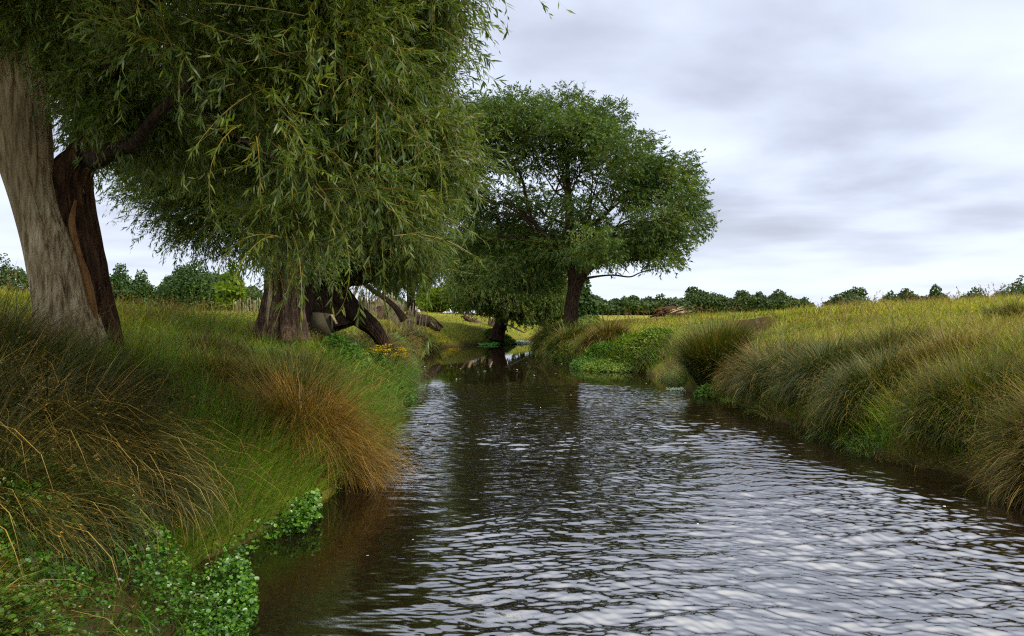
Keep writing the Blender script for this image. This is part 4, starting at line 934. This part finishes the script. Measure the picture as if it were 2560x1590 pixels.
def slab():
    Y = 15.6; c = P(787, 836, Y); t = thing('leaning_slab', 'grey brown slab with a sloping side propped below the leaning willow', 'slab', c); O = np.array(t.location)
    def prism(rows, y0, y1, mat, nm):
        f = [P(a, b, y0) - O for a, b in rows]; g_ = [P(a, b, y1) - O for a, b in rows]
        for v, w_ in zip(f, g_): w_[0] = v[0] + (w_[0] - v[0]) * 0.2
        k = len(rows); V = f + g_; mb = MB()
        T = [[0, i_, i_ + 1] for i_ in range(1, k - 1)] + [[k, k + i_ + 1, k + i_] for i_ in range(1, k - 1)]
        Q = [[i_, k + i_, k + (i_ + 1) % k, (i_ + 1) % k] for i_ in range(k)]
        mb.add(V, Q, T); mb.build(nm, M[mat], t)
    prism([(781, 836), (829, 836), (806, 782), (781, 781)], Y, Y + .35, 'slab', 'panel')
    prism([(807, 782), (826, 786), (826, 812), (829, 834)], Y + .04, Y + .33, 'slab', 'side_board')
    prism([(825, 786), (829, 786), (842, 809), (838, 811)], Y - .02, Y + .12, 'wood_pale', 'brace')
slab()

def brush_pile():
    Y = 45.0; x0, _, _ = P(1680, 785, Y); z = float(height(x0, Y)); t = thing('brushwood_pile', 'heap of cut branches and logs on the meadow before the tree line', 'wood pile', (x0, Y, z))
    mb = MB(); mp_ = MB(); r = np.random.default_rng(8)
    for k in range(90):
        x = r.normal(0, .36); y = r.normal(0, .35); h = max(0.2, .85 * (1 - (x / 1.3) ** 2)) * r.uniform(.1, 1)
        a = r.normal(0, .5); l = r.uniform(.3, .75)
        p = [(x - l * math.cos(a), y - l * .4, h - .12), (x, y, h + r.normal(0, .05)), (x + l * math.cos(a), y + l * .3, h + r.normal(-.05, .1))]
        tube(mb if k % 7 else mp_, p, [r.uniform(.03, .09)] * 2 + [.03], 7, 6, .1, k)
    mb.build('branches', M['bark_red'], t, True); mp_.build('pale_logs', M['wood_pale'], t, True)
brush_pile()

def ragwort(x, y, label, n=7, h=.55, sp=.2):
    z = float(height(x, y)); t = thing('ragwort_plant', label, 'wildflower', (x, y, z), 'yellow ragwort plants')
    a = rng.uniform(0, 6.28, n); base = np.stack([np.cos(a), np.sin(a), np.zeros(n)], 1) * rng.uniform(0, sp * .4, n)[:, None]
    head = np.stack([np.cos(a), np.sin(a)], 1); Ln = h * rng.uniform(.8, 1.15, n)
    pts, dr = sweep(base, head, np.full(n, 1.3), Ln, np.full(n, .25), 4)
    for k_ in range(n):
        mb = MB(); tube(mb, pts[k_], np.full(5, .007 * max(1, y / 25)), 5); mb.build('stem', M['herb'], t)
    mb = MB()
    m = n * 14; k = rng.integers(0, n, m); j = rng.integers(1, 4, m); d = rand_dir(m); d[:, 2] = np.abs(d[:, 2]) * .5
    leaves(mb, pts[k, j], d, rand_dir(m) + np.array([0, 0, 1]), np.full(m, .09), np.full(m, .035), rng.uniform(0, 1, m), True)
    mb.build('leaves', M['herb'], t)
    mb = MB(); q = 34; k = np.repeat(np.arange(n), q); m = n * q
    c = pts[k, 4] + rng.normal(0, 1, (m, 3)) * np.array([sp * .35, sp * .35, .028])
    for s in range(3):
        aa = rng.uniform(0, 6.28, m); leaves(mb, c - np.stack([np.cos(aa), np.sin(aa), aa * 0], 1) * .02, np.stack([np.cos(aa), np.sin(aa), rng.normal(0, .25, m)], 1), np.tile([0, 0.2, 1.0], (m, 1)) + rand_dir(m) * .4, np.full(m, .042), np.full(m, .036), rng.uniform(0, 1, m))
    mb.build('flower_heads', M['yellow'], t)
for (px, py, Y, lab, n) in ((1088, 815, 34, 'left yellow ragwort of the group by the fallen log', 7), (1112, 812, 34, 'tallest yellow ragwort clump by the fallen log', 12), (1130, 822, 33, 'right yellow ragwort of the group by the fallen log', 7), (930, 818, 14.6, 'small ragwort on the end of the buttress root', 3),
                    (980, 830, 16, 'ragwort with a flat yellow head between the buttress root and the fence', 5), (1141, 862, 36, 'low ragwort near the water below the group', 4), (1120, 845, 33, 'ragwort half way down the left bank', 3)):
    p = P(px, py, Y); ragwort(p[0], p[1], lab, n, h=.62)

def floaters():
    def raft(name, label, px, py, hw, hd, n, mat, sz, kind='stuff', cat='water weed'):
        Y = HC * F / (py - 785); c = P(px, py, Y); mb = MB()
        r = np.sqrt(rng.uniform(0, 1, n)); a = rng.uniform(0, 6.28, n); W_ = hw / F * Y
        b = np.stack([r * np.cos(a) * W_, r * np.sin(a) * hd, rng.uniform(.012, .05, n)], 1)
        nr = unit(np.array([0, -.25, 1.0]) + rand_dir(n) * .4); d = unit(np.cross(nr, rand_dir(n)))
        leaves(mb, b, d, nr, sz * rng.uniform(.6, 1.4, n), sz * .8 * np.ones(n), rng.uniform(0, 1, n))
        o = mb.build(name, M[mat]); o.location = (c[0], c[1], 0.0); tag(o, label, cat, kind=kind)
    raft('floating_weed', 'bright green floating weed below the leaning dark willow', 1222, 861, 24, 1.6, 900, 'weed', .16)
    raft('floating_weed', 'pale floating weed glinting in the far bend of the river', 1300, 858, 28, 1.6, 900, 'weed_pale', .16)
    raft('floating_weed', 'pale scum raft floating beside the fountain shaped tussock', 1700, 976, 34, .16, 260, 'weed_pale', .035)
floaters()
def flecks():
    mb = MB(); n = 46; Y = rng.uniform(5, 26, n) ; x = XL(Y) + (XR(Y) - XL(Y)) * rng.beta(1.2, 1.6, n)
    b = np.stack([x, Y, np.full(n, .028)], 1); a = rng.uniform(0, 6.28, n); d = np.stack([np.cos(a), np.sin(a), a * 0], 1)
    leaves(mb, b, d, np.tile([0, 0, 1.0], (n, 1)) + rand_dir(n) * .15, rng.uniform(.02, .05, n) * np.maximum(1, Y / 14), rng.uniform(.012, .03, n) * np.maximum(1, Y / 14), rng.uniform(0, 1, n), True)
    o = mb.build('floating_leaves', M['foam']); tag(o, 'tiny pale leaves and foam flecks drifting on the river', 'leaves', kind='stuff')
flecks()
